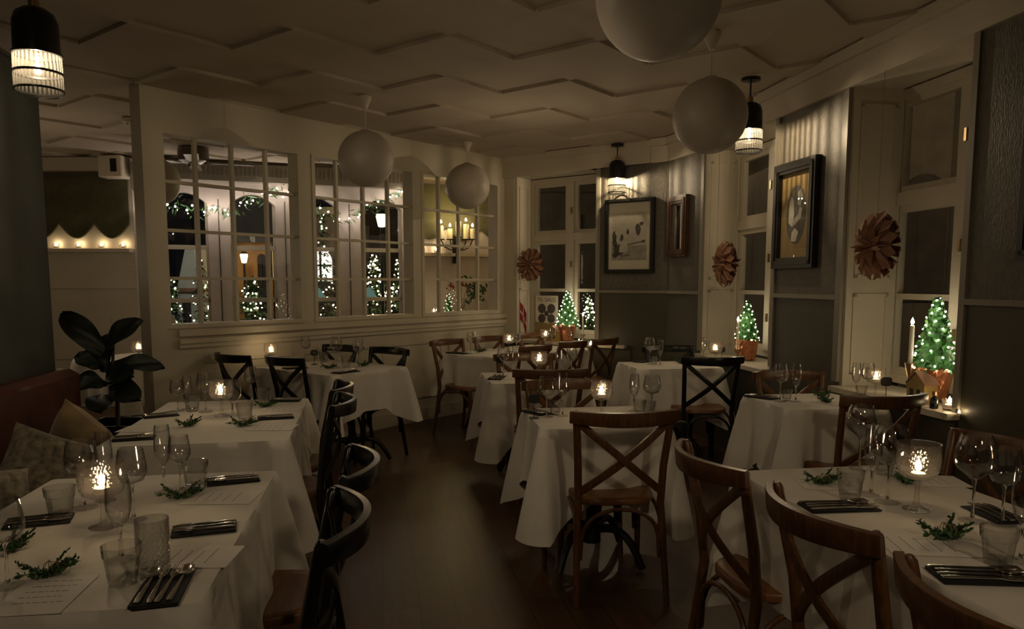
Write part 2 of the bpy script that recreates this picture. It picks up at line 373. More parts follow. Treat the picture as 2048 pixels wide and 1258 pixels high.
# ---- outer windows
def window_unit(n, P, a0, a1, depth, mull, right=True):
    """Casement window set back in its opening: frame, mullion, transom at 1.95, bar at 1.34; panes."""
    mb = MB(); z0, z1 = .80, SZ - .01; d0, d1 = -depth - .05, -depth + .03; f = .055
    mb.wbox(P, a0, a0 + f, d0, d1, z0, z1); mb.wbox(P, a1 - f, a1, d0, d1, z0, z1); mb.wbox(P, a0 + f, a1 - f, d0, d1, z0, z0 + f); mb.wbox(P, a0 + f, a1 - f, d0, d1, z1 - f, z1)
    mb.wbox(P, mull - .045, mull + .045, d0 - .005, d1 + .02, z0 + f, z1 - f)
    mb.wbox(P, a0 + f, mull - .045, d0, d1 + .015, 1.905, 1.985); mb.wbox(P, mull + .045, a1 - f, d0, d1 + .015, 1.905, 1.985)
    for (p, q) in ((a0 + f, mull - .045), (mull + .045, a1 - f)):
        for (za, zb) in ((z0 + f, 1.905), (1.985, z1 - f)):
            e = .04
            mb.wbox(P, p, p + e, d0 + .02, d1 - .015, za, zb); mb.wbox(P, q - e, q, d0 + .02, d1 - .015, za, zb); mb.wbox(P, p + e, q - e, d0 + .02, d1 - .015, za, za + e); mb.wbox(P, p + e, q - e, d0 + .02, d1 - .015, zb - e, zb)
        mb.wbox(P, p + .04, q - .04, d0 + .02, d1 - .01, 1.325, 1.36)
    o = struct('window_%d' % n, mb, M['white'])
    mb = MB(); y = -depth - .02; mb.poly([P.w(a0 + .02, y, z0 + .02), P.w(a1 - .02, y, z0 + .02), P.w(a1 - .02, y, z1 - .02), P.w(a0 + .02, y, z1 - .02)])
    struct('pane', mb, M['pane'], o)
    for z in (1.1, 1.6, 2.2):
        mb = MB(); mb.wbox(P, mull + .012, mull + .03, d1 + .02, d1 + .035, z, z + .07); struct('latch', mb, M['brass'], o)
DEP = .36
window_unit(4, W1, .24, 1.62, .30, .80)
window_unit(5, RW, -.02, S0 + .05, DEP, .66)
window_unit(6, RW, S1 - .05, S2 + .05, DEP, S1 + .60)

# ---- walls of the dining room
def pier(name, P, a0, a1, th, lo=True, mats=('wallpaper', 'dado')):
    mb = MB(); mb.wbox(P, a0, a1, -th, 0, 1.33, SZ); up = struct(name, mb, M[mats[0]])
    mb = MB(); mb.wbox(P, a0, a1, -th, 0, 0, 1.33); struct(name, mb, M[mats[1]])
pier('wall_far', PA, 0, PA.L, .30); pier('wall_far', PB, -.0, PB.L, .30)
pier('wall_right', RW, S0, S1, DEP + .06); pier('wall_right', RW, S2, 7.5, DEP + .06)
mb = MB(); mb.wbox(PA, 0, PA.L + .01, 0, .018, 1.32, 1.35); mb.wbox(PB, -.01, PB.L, 0, .018, 1.32, 1.35); mb.wbox(RW, S0, S1, 0, .018, 1.32, 1.35); mb.wbox(RW, S2, 7.5, 0, .018, 1.32, 1.35)
struct('trim_3', mb, M['trimgrey'])
mb = MB()   # vertical corner beads beside the windows
mb.wbox(PA, -.03, .02, -.02, .015, .8, SZ); mb.wbox(PB, PB.L - .03, PB.L + .02, -.02, .015, .8, SZ); mb.wbox(RW, S0 - .01, S0 + .04, -.02, .015, .8, SZ); mb.wbox(RW, S1 - .05, S1 + .01, -.02, .02, .8, SZ); mb.wbox(RW, S2 - .01, S2 + .03, -.02, .015, .8, SZ)
struct('trim_4', mb, M['trimgrey'])
mb = MB()   # walls below the windows
mb.wbox(W1, -.1, W1L + .4, -.32, -.0, 0, .74); mb.wbox(RW, -.05, S0 + .02, -DEP, 0, 0, .735); mb.wbox(RW, S1 - .02, S2 + .02, -DEP, 0, 0, .735)
struct('wall_under_window', mb, M['dado'])
mb = MB()   # soffit band and heads over the windows
mb.wbox(W1, -.2, W1L + .6, -.5, .03, SZ, CZ + .03); mb.wbox(PA, -.1, PA.L + .05, -.4, .03, SZ, CZ + .03); mb.wbox(PB, -.02, PB.L + .05, -.5, .03, SZ, CZ + .03); mb.wbox(RW, -.05, 7.5, -.6, .03, SZ, CZ + .03)
struct('ceiling_soffit', mb, M['white'])
mb = MB()
mb.wbox(RW, -.05, 7.5, .03, .06, CZ - .05, CZ + .02); mb.wbox(PB, 0, PB.L, .03, .06, CZ - .05, CZ + .02); mb.wbox(PA, 0, PA.L, .03, .06, CZ - .05, CZ + .02); mb.wbox(W1, 0, W1L, .03, .06, CZ - .05, CZ + .02)
struct('trim_5', mb, M['white'])
def reveal(P, a, sgn, dep, name):
    """Panelled board lining the side of a window opening; sgn = which way the board faces."""
    mb = MB(); t = .035 * sgn; lo, hi = min(a, a + t), max(a, a + t); mb.wbox(P, lo, hi, -dep, -.005, .775, SZ)
    f = a + t; g = f + .012 * sgn; l2, h2 = min(f, g), max(f, g)
    for (z0, z1) in ((.85, 1.36), (1.46, 2.52)):
        for (n0, n1, y0, y1) in ((-dep + .05, -.05, z0, z0 + .02), (-dep + .05, -.05, z1 - .02, z1), (-dep + .05, -dep + .07, z0, z1), (-.07, -.05, z0, z1)): mb.wbox(P, l2, h2, n0, n1, y0, y1)
    struct(name, mb, M['white'])
mb = MB(); mb.wbox(W1, -.02, .20, -.34, .0, .775, SZ); struct('wall_corner', mb, M['white'])
reveal(W1, .20, 1, .28, 'trim_6'); reveal(RW, S0, -1, DEP - .02, 'trim_7'); reveal(RW, .0, 1, DEP - .02, 'trim_8'); reveal(RW, S1, 1, DEP - .02, 'trim_9'); reveal(RW, S2, -1, DEP - .02, 'trim_10')
for n, (P, a0, a1, d) in enumerate(((W1, .0, W1L + .35, .29), (RW, -.0, S0, DEP - .01), (RW, S1, S2 + .03, DEP - .01))):
    mb = MB(); mb.wbox(P, a0, a1, -d, .07 if n else .06, .742, .775); struct('trim_%d' % (11 + n), mb, M['white'])
# dark wall behind the banquette, back wall, side room shell
mb = MB(); mb.wbox(LW, 0, 8.0, -.16, 0, 0, SZ - .06); struct('wall_left', mb, M['greenwall'])
mb = MB(); mb.wbox(LW, -.004, 8.0, -.17, .01, SZ - .06, SZ - .04); struct('trim_14', mb, M['dado'])
mb = MB(); mb.box(-1.6, 3.2, -3.7, -3.6, 0, CZ + .05); struct('wall_back', mb, M['trimgrey'])
# side room: street wall with four arched openings
AR = [(.07, .58), (.82, 1.34), (1.56, 2.08), (2.37, 2.89)]
ASP, ATOP, ASILL = 2.34, 2.47, .55
mb = MB(); edges = [-.2] + [e for p in AR for e in p] + [4.6]
for k in range(0, len(edges), 2): mb.wbox(SW, edges[k], edges[k + 1], -.14, 0, 0, CZ)
for (a, b) in AR:
    mb.wbox(SW, a, b, -.14, 0, 0, ASILL)
    n = 10; x = [a + (b - a) * i / n for i in range(n + 1)]; zz = [ASP + (ATOP - ASP) * (1 - (2 * i / n - 1) ** 2) for i in range(n + 1)]
    for i in range(n):
        q = [SW.w(x[i], -.14, zz[i]), SW.w(x[i + 1], -.14, zz[i + 1]), SW.w(x[i + 1], 0, zz[i + 1]), SW.w(x[i], 0, zz[i])]
        mb.hexa(q + [Vector((p.x, p.y, CZ)) for p in q])
struct('wall_street', mb, M['lilac'], angle=20)
mb = MB()
for s in (.70, 1.45, 1.72 + .50):
    mb.wbox(SW, s - .006, s + .006, 0, .004, .6, 2.4)
struct('trim_15', mb, M['dado'])
for k, (a, b) in enumerate(AR):
    mb = MB()
    for z in (1.84, 1.22): mb.wbox(SW, a, b, -.11, -.05, z - .025, z + .025)
    mb.wbox(SW, a, a + .03, -.11, -.05, ASILL, ASP + .03); mb.wbox(SW, b - .03, b, -.11, -.05, ASILL, ASP + .03); mb.wbox(SW, a, b, -.11, -.05, ASILL, ASILL + .05)
    o = struct('window_%d' % (7 + k), mb, M['white'])
    mb = MB(); mb.poly([SW.w(a, -.08, ASILL), SW.w(b, -.08, ASILL), SW.w(b, -.08, ATOP + .02), SW.w(a, -.08, ATOP + .02)]); struct('pane', mb, M['pane'], o)
# pleated cornice box along the street wall
mb = MB(); mb.wbox(SW, -.2, 3.0, 0, .12, 2.60, 2.80)
for i in range(64): mb.wbox(SW, -.18 + i * .05, -.155 + i * .05, .12, .132, 2.66, 2.78)
struct('trim_16', mb, M['trimgrey'])
mb = MB(); mb.box(-7.4, -4.26, 8.72, 8.86, 0, CZ); struct('wall_side_room', mb, M['white'])
mb = MB(); mb.box(-7.5, -7.4, -1, 8.9, 0, CZ + .05); struct('wall_side_room', mb, M['white'])
mb = MB(); mb.box(-.10, .0, 9.08, 10.55, 0, CZ); struct('wall_side_room', mb, M['white'])
mb = MB(); mb.box(-7.4, -4.3, 8.62, 8.72, 1.77, 1.81); mb.wbox(SW, 3.0, 4.5, 0, .10, 1.77, 1.81); struct('trim_17', mb, M['white'])
mb = MB()
for i in range(4):
    x = -5.25 + i * .36; mb.box(x, x + .3, 8.705, 8.72, .55, 1.05)
mb.box(-7.4, -4.28, 8.70, 8.72, 1.36, 1.39)
struct('trim_18', mb, M['white'])

# ================================================================ CHAIRS
def chair_proto(kind):
    fm = M['wood'] if kind == 'brown' else M['black']; sm = M['seat']
    P = Proto('cross_back_chair', 'chair')
    def outline(k):
        pts = []
        for i in range(40):
            t = 2 * PI * i / 40; c, s = math.cos(t), math.sin(t); e = .55
            x = math.copysign(abs(c) ** e, c); y = math.copysign(abs(s) ** e, s); wx = .195 + .025 * y
            pts.append((x * wx * k, y * .21 * k - .005))
        return pts
    mb = MB(); mb.loft([[(x, y, z) for x, y in outline(k)] for k, z in ((.93, .435), (1, .442), (1, .462), (.97, .47), (.80, .468), (.4, .462))], True, True)
    P.part('seat', mb.mesh('seat', sm, 60), label='orange-brown veneer seat' if kind != 'brown' else None)
    for s in (-1, 1):
        pts = [(s * .205, -.275, 0), (s * .198, -.235, .22), (s * .188, -.205, .45), (s * .193, -.222, .62), (s * .205, -.255, .78), (s * .213, -.272, .868), (s * .213, -.275, .882)]
        mb = MB(); mb.tube(pts, [.014, .016, .018, .018, .017, .016, .008], 10); P.part('leg', mb.mesh('leg', fm))
        mb = MB(); mb.tube([(s * .200, .205, 0), (s * .192, .185, .25), (s * .182, .165, .445)], [.013, .016, .018], 10); P.part('leg', mb.mesh('leg', fm))
    n = 16; pts = []; wv = []
    for i in range(n + 1):
        t = -1 + 2 * i / n; pts.append((t * .238, -.276 - .088 * (1 - t * t), .852 + .004 * t * t)); wv.append(Vector((0, -.006, .064 - .012 * t * t)))
    mb = MB(); mb.ribbon(pts, wv, .022); P.part('top_rail', mb.mesh('top_rail', fm, 50))
    for s in (-1, 1):
        pts = []; n = 10
        for i in range(n + 1):
            t = i / n; pts.append((s * (-.198 + .386 * t), -.268 + .058 * t - .050 * math.sin(PI * t) - .004 * s, .825 - .325 * t))
        d = (Vector(pts[-1]) - Vector(pts[0])).normalized(); w = d.cross(Vector((0, 1, 0))).normalized() * .034
        mb = MB(); mb.ribbon(pts, w, .011); P.part('cross_slat', mb.mesh('cross_slat', fm, 50))
    L = {'f': ((-.19, .185), (.19, .185)), 'b': ((-.196, -.225), (.196, -.225)), 'l': ((-.19, .185), (-.196, -.225)), 'r': ((.19, .185), (.196, -.225))}
    for k in 'fblr':
        (xa, ya), (xb, yb) = L[k]; pts = []
        for i in range(15):
            t = i / 14; e = .5 - .5 * math.cos(PI * t); zz = .20 + .225 * min(1, math.sin(PI * t) ** .55)
            pts.append((xa + (xb - xa) * (.04 + .92 * e), ya + (yb - ya) * (.04 + .92 * e), zz))
        mb = MB(); mb.tube(pts, .0095, 7); P.part('brace', mb.mesh('brace', fm))
    return P
CH = {'brown': chair_proto('brown'), 'black': chair_proto('black')}
def chair(kind, u, v, face, label, group, zr=.896):
    """u, v: middle of the top edge of the back rail in the photograph; face: heading of the sitter (deg, 0 = +Y, + = to +X)."""
    p = at(u, v, zr); a = math.radians(face); f = Vector((math.sin(a), math.cos(a), 0)); q = p + f * .335
    return CH[kind].new((q.x, q.y, 0), -a, label, group)
GB, GK = 'brown bentwood chairs', 'black bentwood chairs'
chair('brown', 1257, 818, -6, 'brown cross-back chair tucked under the table with the iron base, turning its back to us', GB)
chair('brown', 1125, 754, 172, 'brown chair facing us across the table with the iron base', GB)
chair('brown', 1103, 735, -6, 'dark brown chair with its back towards the candle on the iron-based table', GB)
chair('brown', 1047, 703, 172, 'brown chair at the far side of the second aisle table, facing us', GB)
chair('brown', 1082, 688, -52, 'brown chair at the near end of the long table, back to the aisle candle', GB)
chair('brown', 1156, 679, -52, 'brown chair at the middle of the long table, below the lit window tree', GB)
chair('brown', 1221, 674, -52, 'brown chair at the long table standing against the dark pier', GB)
chair('brown', 886, 676, 128, 'brown chair by the panelled partition at the end of the long table', GB)
chair('brown', 968, 670, 128, 'brown chair by the partition corner behind the long table', GB)
chair('brown', 1052, 664, 128, 'brown chair behind the long table, below the red flag', GB)
chair('black', 1431, 711, -6, 'black cross-back chair in front of the table below the wooden mirror', GK)
chair('black', 1334, 688, 172, 'black chair facing us at the dark pier below the big print', GK)
chair('brown', 1570, 737, 172, 'brown chair facing us below the oval portrait', GB)
chair('brown', 1783, 786, -10, 'dark brown chair with its back to us at the table below the oval portrait', GB)
chair('brown', 1390, 899, 80, 'brown chair at the far corner of the table lined with three chairs', GB)
chair('brown', 1598, 999, 80, 'brown chair at the middle of the row of three along the big table', GB)
chair('brown', 1925, 1185, 80, 'brown chair cut off by the bottom edge, beside the big table', GB)
chair('brown', 2030, 872, -100, 'brown chair at the dark wall across the big table', GB)
chair('black', 708, 1008, -100, 'black chair at the aisle with a glossy rail, closest to the camera', GK)
chair('black', 734, 908, -100, 'black chair at the aisle, second from the camera', GK)
chair('black', 696, 790, -100, 'black chair at the aisle beside the near corner of the fig plant table', GK)
chair('black', 692, 763, -100, 'black chair at the aisle, farthest of the four along the banquette tables', GK)
chair('black', 452, 705, 38, 'black chair behind the candle of the fig plant table, by the partition', GK)
chair('black', 556, 710, 38, 'black chair at the near side of the partition table, showing a full cross', GK)
chair('black', 690, 687, -142, 'black chair behind the wine glasses of the partition table', GK)
chair('black', 787, 692, -142, 'black chair at the aisle end of the partition table, facing us', GK)

# ================================================================ TABLES
TZ = .75
def pedestal(t, x):
    mb = MB(); mb.lathe([(.0, .10), (.05, .10), (.045, .16), (.028, .22), (.026, .62), (.05, .68), (.14, .70), (.14, .715), (0, .715)], 16, (0, x, 0)); link('column', mb.mesh('column', M['iron']), t)
    for k in range(4):
        a = PI / 4 + k * PI / 2; c, s = math.cos(a), math.sin(a); pts = []
        for i in range(9):
            q = i / 8; r = .03 + .27 * q; z = .17 - .02 * q + .03 * math.sin(PI * q) - .145 * q ** 4; pts.append((c * r, x + s * r, max(.016, z)))
        mb = MB(); mb.tube(pts, [.024 - .006 * i / 8 for i in range(9)], 8); link('foot', mb.mesh('foot', M['iron']), t)
def tablecloth(w, l, drop, corner, seed):
    rnd = random.Random(seed); mb = MB(); hw, hl, rc = w / 2, l / 2, .018; per = []
    def seg(p, q, n, nx, ny):
        for i in range(n):
            t = i / n; per.append(((p[0] + (q[0] - p[0]) * t, p[1] + (q[1] - p[1]) * t), (nx, ny), min(t, 1 - t) * math.hypot(q[0] - p[0], q[1] - p[1])))
    def arc(cx, cy, a0, n):
        for i in range(n):
            a = a0 + PI / 2 * i / n; per.append(((cx + rc * math.cos(a), cy + rc * math.sin(a)), (math.cos(a), math.sin(a)), -abs(i - n / 2) / n * 0))
    n1, n2 = 28, 36
    seg((hw, -hl + rc), (hw, hl - rc), n2, 1, 0); arc(hw - rc, hl - rc, 0, 10)
    seg((hw - rc, hl), (-hw + rc, hl), n1, 0, 1); arc(-hw + rc, hl - rc, PI / 2, 10)
    seg((-hw, hl - rc), (-hw, -hl + rc), n2, -1, 0); arc(-hw + rc, -hl + rc, PI, 10)
    seg((-hw + rc, -hl), (hw - rc, -hl), n1, 0, -1); arc(hw - rc, -hl + rc, 3 * PI / 2, 10)
    ph = [rnd.uniform(0, 6.3) for _ in range(6)]; rings = []; N = len(per); K = 12
    for k in range(K + 1):
        q = k / K; ring = []
        for i, (p, nn, d) in enumerate(per):
            g = max(0.0, 1 - d / .27); D = drop + (corner - drop) * g
            z = -D * q
            wav = .012 * math.sin(i * .33 + ph[0]) + .008 * math.sin(i * .71 + ph[1])
            fold = .095 * math.exp(-(d / .042) ** 2) - .045 * math.exp(-((d - .12) / .05) ** 2) + .012 * math.exp(-((d - .23) / .05) ** 2)
            off = q * (.030 + wav * min(1, d / .1 + .2)) + fold * q ** .8
            if k == 0: off = 0
            elif k == 1: off += .004
            x, y = p[0] + nn[0] * off, p[1] + nn[1] * off
            ring.append((x, y, TZ + (z if k else 0)))
        rings.append(ring)
    top = [[(p[0] * c, p[1] * c, TZ) for (p, nn, d) in per] for c in (.3, .7, .985)]
    mb.loft(top + rings, True, False)
    return mb.mesh('tablecloth', M['cloth'], 75)
TB = {}
def table(key, c, ang, w, l, label, clabel, drop=.30, corner=.50, two=False):
    a = -math.radians(ang); t = thing('dining_table', label, 'table', (c[0], c[1], 0), a, 'dining tables')
    mb = MB(); mb.bbox(-w / 2 + .006, w / 2 - .006, -l / 2 + .006, l / 2 - .006, .715, .746, .006); link('tabletop', mb.mesh('tabletop', M['seat']), t)
    for x in ((-l / 4, l / 4) if two else (0,)): pedestal(t, x)
    cl = link('tablecloth', tablecloth(w, l, drop, corner, len(TB) + 3), None, (c[0], c[1], 0), a); tag(cl, clabel, 'tablecloth', 'white tablecloths')
    TB[key] = (c, a, w, l)
table('L1', (-1.13, 2.07), -9.5, .75, 1.17, 'table hidden under white linen beside the patterned cushions', 'white cloth over the table beside the patterned cushions', .32, .46, True)
table('L2', (-1.465, 3.77), -11, .77, 1.22, 'table hidden under white linen beside the fig plant', 'white cloth over the table beside the fig plant', .32, .48, True)
table('L3', (-1.468, 6.123), -52, .78, .96, 'table under white linen standing end-on to the glazed partition', 'white cloth over the table that meets the glazed partition', .30, .44, True)
table('T4', (.06, 7.60), 39, .76, 1.42, 'long table under white linen by the window with the flag', 'white cloth over the long table by the flag window', .30, .40, True)
table('M2', (.15, 5.45), -9, .68, .66, 'second aisle table under white linen, behind the one with the iron base', 'white cloth on the second aisle table, hanging in a point at the aisle', .32, .52)
table('M1', (.41, 3.82), -8, .63, .60, 'table with a black iron four-footed base under white linen', 'white cloth on the table with the iron base, behind the cross-back chair', .32, .52)
table('R2', (1.30, 6.27), -9, .70, .58, 'table under white linen below the wooden mirror', 'white cloth on the table below the wooden mirror', .34, .48)
table('R1', (1.73, 4.335), -9, .58, .56, 'table under white linen below the oval portrait', 'white cloth on the table below the oval portrait', .34, .48)
table('R0', (1.25, 2.01), -9, .66, 1.50, 'big table under white linen lined with three brown chairs', 'white cloth over the big table lined with three brown chairs', .34, .5, True)
TP = {'L1': 'table beside the patterned cushions', 'L2': 'table beside the fig plant', 'L3': 'table against the glazed partition', 'T4': 'long table by the flag',
      'M2': 'second aisle table', 'M1': 'table with the iron base', 'R2': 'table below the wooden mirror', 'R1': 'table below the oval portrait', 'R0': 'big table with three chairs'}

# ================================================================ TABLEWARE
def lathe_mesh(name, prof, m, seg=28, flat=False, mod=None, angle=50):
    mb = MB(); mb.lathe(prof, seg, mod=mod); return mb.mesh(name, m, angle, flat)
PR = {}
def stem_glass(name, rf, zs, rb, zb, bowl, m='glass', seg=32, mod=None, flat=False):
    """foot of radius rf, solid stem up to zs, bowl base ring (rb, zb), thin bowl profile above."""
    mb = MB(); mb.lathe([(0, .0002), (rf - .001, .0002), (rf, .002), (.012, .006), (.0055, .012)], seg)
    mb.mi = 1; mb.lathe([(0, .006), (.0055, .012), (.0037, .03), (.0036, zs - .012), (.006, zs - .003), (rb * .5, zb - .002), (rb, zb), (rb * .5, zb + .002), (0, zs + .004)], 16)
    mb.mi = 2; mb.lathe(bowl, seg, mod=mod)
    return mb.mesh(name, [M['foot'], M['solid'], M[m]], 50, flat)
PR['wine'] = Proto('wine_glass', 'wine glass', stem_glass('wine_glass', .035, .104, .009, .108, [(.008, .1075), (.030, .116), (.041, .138), (.041, .155), (.037, .185), (.033, .208), (.0318, .2085), (.036, .185), (.0398, .155), (.0398, .139), (.029, .118), (.004, .109)]))
PR['balloon'] = Proto('wine_glass', 'wine glass', stem_glass('balloon_glass', .037, .110, .012, .118, [(.011, .117), (.018, .124), (.045, .146), (.0535, .158), (.0545, .172), (.0525, .195), (.046, .222), (.038, .238), (.0368, .2385), (.045, .222), (.0515, .195), (.0532, .172), (.0522, .159), (.044, .149), (.016, .127), (.004, .119)]))
PR['flute'] = Proto('champagne_flute', 'champagne flute', stem_glass('champagne_flute', .031, .084, .008, .09, [(.0075, .0895), (.018, .105), (.0255, .135), (.0262, .16), (.0235, .205), (.022, .222), (.0208, .2225), (.0226, .205), (.0252, .16), (.0245, .136), (.017, .108), (.003, .0915)]))
def facet(k, i, n): return -.0034 if (i % 2 and k in (2, 3, 4)) else 0
PR['tumbler'] = Proto('water_tumbler', 'tumbler', lathe_mesh('water_tumbler', [(0, 0), (.029, 0), (.031, .004), (.035, .035), (.038, .060), (.0405, .066), (.0425, .09), (.0408, .09), (.0385, .066), (.036, .058), (.031, .014), (0, .012)], M['tumbler'], 20, mod=facet, angle=12))
def diamond(k, i, n): return (.0022 if (i + k) % 2 else -.0012) if 2 <= k <= 11 else 0
PR['highball'] = Proto('cut_highball_glass', 'tumbler', lathe_mesh('cut_highball_glass', [(0, 0), (.033, 0)] + [(.0345 + .0002 * j, .006 + .0095 * j) for j in range(10)] + [(.0375, .128), (.0363, .128), (.035, .1), (.033, .016), (0, .014)], M['cut'], 32, True, diamond))
def diamond2(k, i, n): return (.0026 if (i + k) % 2 else -.001) if 7 <= k <= 11 else 0
coupe_prof = [(0, 0), (.037, 0), (.038, .003), (.016, .008), (.009, .016), (.006, .05), (.008, .080), (.034, .088), (.048, .098), (.0545, .111), (.057, .126), (.0575, .142), (.0575, .176), (.0588, .181), (.0568, .181), (.0558, .142), (.055, .127), (.0525, .113), (.045, .102), (.032, .094), (0, .093)]
PR['coupe'] = Proto('candle_goblet', 'candle holder', lathe_mesh('candle_goblet', coupe_prof, M['candleglass'], 36, False, diamond2, 25))
def flame_mesh(r=.0095, h=.038):
    return lathe_mesh('flame', [(0, 0), (r * .55, h * .05), (r * .95, h * .2), (r, h * .32), (r * .72, h * .55), (r * .32, h * .8), (0, h)], M['flame'], 10)
FM = flame_mesh()
def offset_mesh(me, dz):
    c = me.copy(); c.transform(Matrix.Translation((0, 0, dz))); return c
PR['tealight'] = Proto('tealight', 'candle', lathe_mesh('tealight', [(0, 0), (.0205, 0), (.0205, .017), (.018, .019), (0, .017)], M['wax'], 20))
PR['tealight'].part('wick', lathe_mesh('wick', [(0, .016), (.0012, .017), (.0012, .026), (0, .027)], M['wick'], 6)); PR['tealight'].part('flame', offset_mesh(FM, .024))
# cutlery lies along +Y, handle at -Y, around z 0..
def handle(mb, w=.006):
    mb.ribbon([(0, -.10, .003), (0, -.085, .004), (0, -.05, .004), (0, 0, .004), (0, .03, .005)], [Vector((w * 2.0, 0, 0)), Vector((w * 2.3, 0, 0)), Vector((w * 1.7, 0, 0)), Vector((w, 0, 0)), Vector((w * 1.0, 0, 0))], .003)
mb = MB(); handle(mb)
rings = []
for i in range(9):
    t = i / 8; y = .028 + .062 * t; ww = .0205 * math.sin(PI * min(1, .06 + .94 * t)) ** .55 if t < 1 else .0008
    rings.append([(ww * math.sin(a), y, .0055 - .006 * math.cos(a) * math.sin(PI * t) * (1 if abs(a) < 2 else 0) + .002) for a in (-PI / 2, -PI / 4, 0, PI / 4, PI / 2)] + [(ww * math.sin(a), y, .0065 - .006 * math.cos(a) * math.sin(PI * t) + .003) for a in (PI / 2, PI / 4, 0, -PI / 4, -PI / 2)])
mb.loft(rings, True, True); PR['spoon'] = Proto('spoon', 'spoon', mb.mesh('spoon', M['steel'], 60))
mb = MB(); handle(mb); mb.ribbon([(0, .028, .005), (0, .042, .006), (0, .055, .006)], [Vector((.006, 0, 0)), Vector((.02, 0, 0)), Vector((.022, 0, 0))], .003)
for i in range(4): mb.ribbon([(-.0093 + i * .0062, .053, .006), (-.0093 + i * .0062, .075, .008), (-.0088 + i * .0059, .095, .008)], (.003, 0, 0), .0024)
PR['fork'] = Proto('fork', 'fork', mb.mesh('fork', M['steel'], 50))
mb = MB(); handle(mb, .0075); mb.ribbon([(0, .02, .004), (.001, .04, .004), (.002, .08, .004), (-.004, .105, .004)], [Vector((.008, 0, 0)), Vector((.018, 0, 0)), Vector((.017, 0, 0)), Vector((.003, 0, 0))], .0022)
PR['knife'] = Proto('table_knife', 'knife', mb.mesh('table_knife', M['steel'], 50))
mb = MB(); mb.bbox(-.050, .050, -.108, .100, 0, .005, .0018); mb.bbox(-.0495, .0495, -.107, .03, .005, .008, .001); PR['napkin'] = Proto('napkin', 'napkin', mb.mesh('napkin', M['napkin']))
# greenery sprig
def sprig_meshes():
    r = random.Random(3); mb = MB(); st = MB()
    for k in range(13):
        a = r.uniform(-.8, .8) + (PI if k % 3 == 0 else 0); L = r.uniform(.035, .07); p0 = Vector((r.uniform(-.012, .012), r.uniform(-.01, .01), .004)); d = Vector((math.cos(a), math.sin(a) * .8, r.uniform(.1, .75))).normalized()
        st.tube([p0, p0 + d * L * .5 + Vector((0, 0, .004)), p0 + d * L], .0009, 4)
        for i in range(26):
            t = .1 + .9 * i / 26; b = p0 + d * L * t; an = r.uniform(0, 6.3); side = Vector((math.cos(an), math.sin(an), math.sin(an * 1.7) * .7)); tip = b + (d * .6 + side).normalized() * r.uniform(.010, .018); tip.z = max(.001, tip.z)
            w = d.cross(side).normalized() * .0032; mid = (b + tip) / 2
            mb.add([b, mid + w, tip, mid - w], [(0, 1, 2, 3)])
    tw = MB()
    for k in range(3):
        c = Vector((r.uniform(-.015, .02), r.uniform(-.01, .01), .021)); R_ = r.uniform(.016, .026); t = r.uniform(0, 3)
        tw.tube([c + Vector((R_ * math.cos(q) * math.cos(t), R_ * math.cos(q) * math.sin(t), R_ * .75 * math.sin(q))) for q in [2 * PI * i / 16 for i in range(17)]], .001, 4)
    return mb.mesh('needles', M['needle'], 180), st.mesh('twig', M['stem']), tw.mesh('twine_loop', M['twine'])
_s = sprig_meshes(); PR['sprig'] = Proto('greenery_sprig', 'greenery sprig', _s[0]); PR['sprig'].part('twig', _s[1]); PR['sprig'].part('twine_loop', _s[2])
# menu card: sheet with handwritten lines
mb = MB(); mb.box(-.075, .075, -.105, .105, 0, .0012); mb.mi = 1; r = random.Random(5)
for k in range(5):
    y = .075 - k * .03; x = -.045
    while x < .045:
        w = r.uniform(.006, .014); mb.box(x, x + w, y, y + .0022, .0012, .0015); x += w + .004
PR['menu'] = Proto('menu_card', 'menu', mb.mesh('menu_card', [M['paper'], M['ink']]))
# table number: small black card on a wire stand
PR['number'] = Proto('table_number', 'table number', None)
mb = MB(); mb.lathe([(0, 0), (.026, 0), (.026, .004), (.003, .006), (.002, .012), (.002, .075), (0, .076)], 14); PR['number'].part('stand', mb.mesh('stand', M['iron']))
mb = MB(); n = 18; out = [(.030 * math.copysign(abs(math.cos(t)) ** .6, math.cos(t)), .024 * math.copysign(abs(math.sin(t)) ** .6, math.sin(t))) for t in [2 * PI * i / n for i in range(n)]]
mb.loft([[(x, -.003, .098 + y) for x, y in out], [(x, .003, .098 + y) for x, y in out]], True, True); PR['number'].part('card', mb.mesh('card', M['blackcard']))

BASE = {'wine': 'stemmed wine glass', 'balloon': 'balloon wine glass', 'flute': 'tall champagne flute', 'tumbler': 'faceted water tumbler', 'highball': 'tall cut-crystal highball glass', 'coupe': 'cut-crystal goblet holding a lit tealight', 'sprig': 'green sprig tied with twine', 'menu': 'white menu card', 'number': 'small black table number'}
GRP = {'wine': 'wine glasses', 'balloon': 'balloon wine glasses', 'flute': 'champagne flutes', 'tumbler': 'water tumblers', 'highball': 'cut highball glasses', 'coupe': 'candle goblets', 'sprig': 'greenery sprigs', 'menu': 'menu cards', 'number': 'table numbers'}
ROT = {'L1': 8, 'L2': 8, 'L3': -50, 'T4': 39, 'M2': 8, 'M1': 8, 'R2': 8, 'R1': 8, 'R0': 8}
ZT = TZ + .0012
def put(key, kind, u, v, desc, rz=None, sc=None):
    p = at(u, v, ZT)
    if rz is None: rz = random.uniform(0, 6.28) if kind not in ('menu', 'number') else 0
    else: rz = math.radians(rz)
    o = PR[kind].new(p, rz, '%s %s, %s' % (BASE[kind], desc, TP[key]), GRP[kind], sc)
    if kind == 'coupe':
        PR['tealight'].new((p.x, p.y, p.z + .0955), 0, 'lit white tealight in the crystal goblet on the ' + (TP[key] if key != 'T4' else 'long table, ' + desc[7:]), 'tealights')
    return o
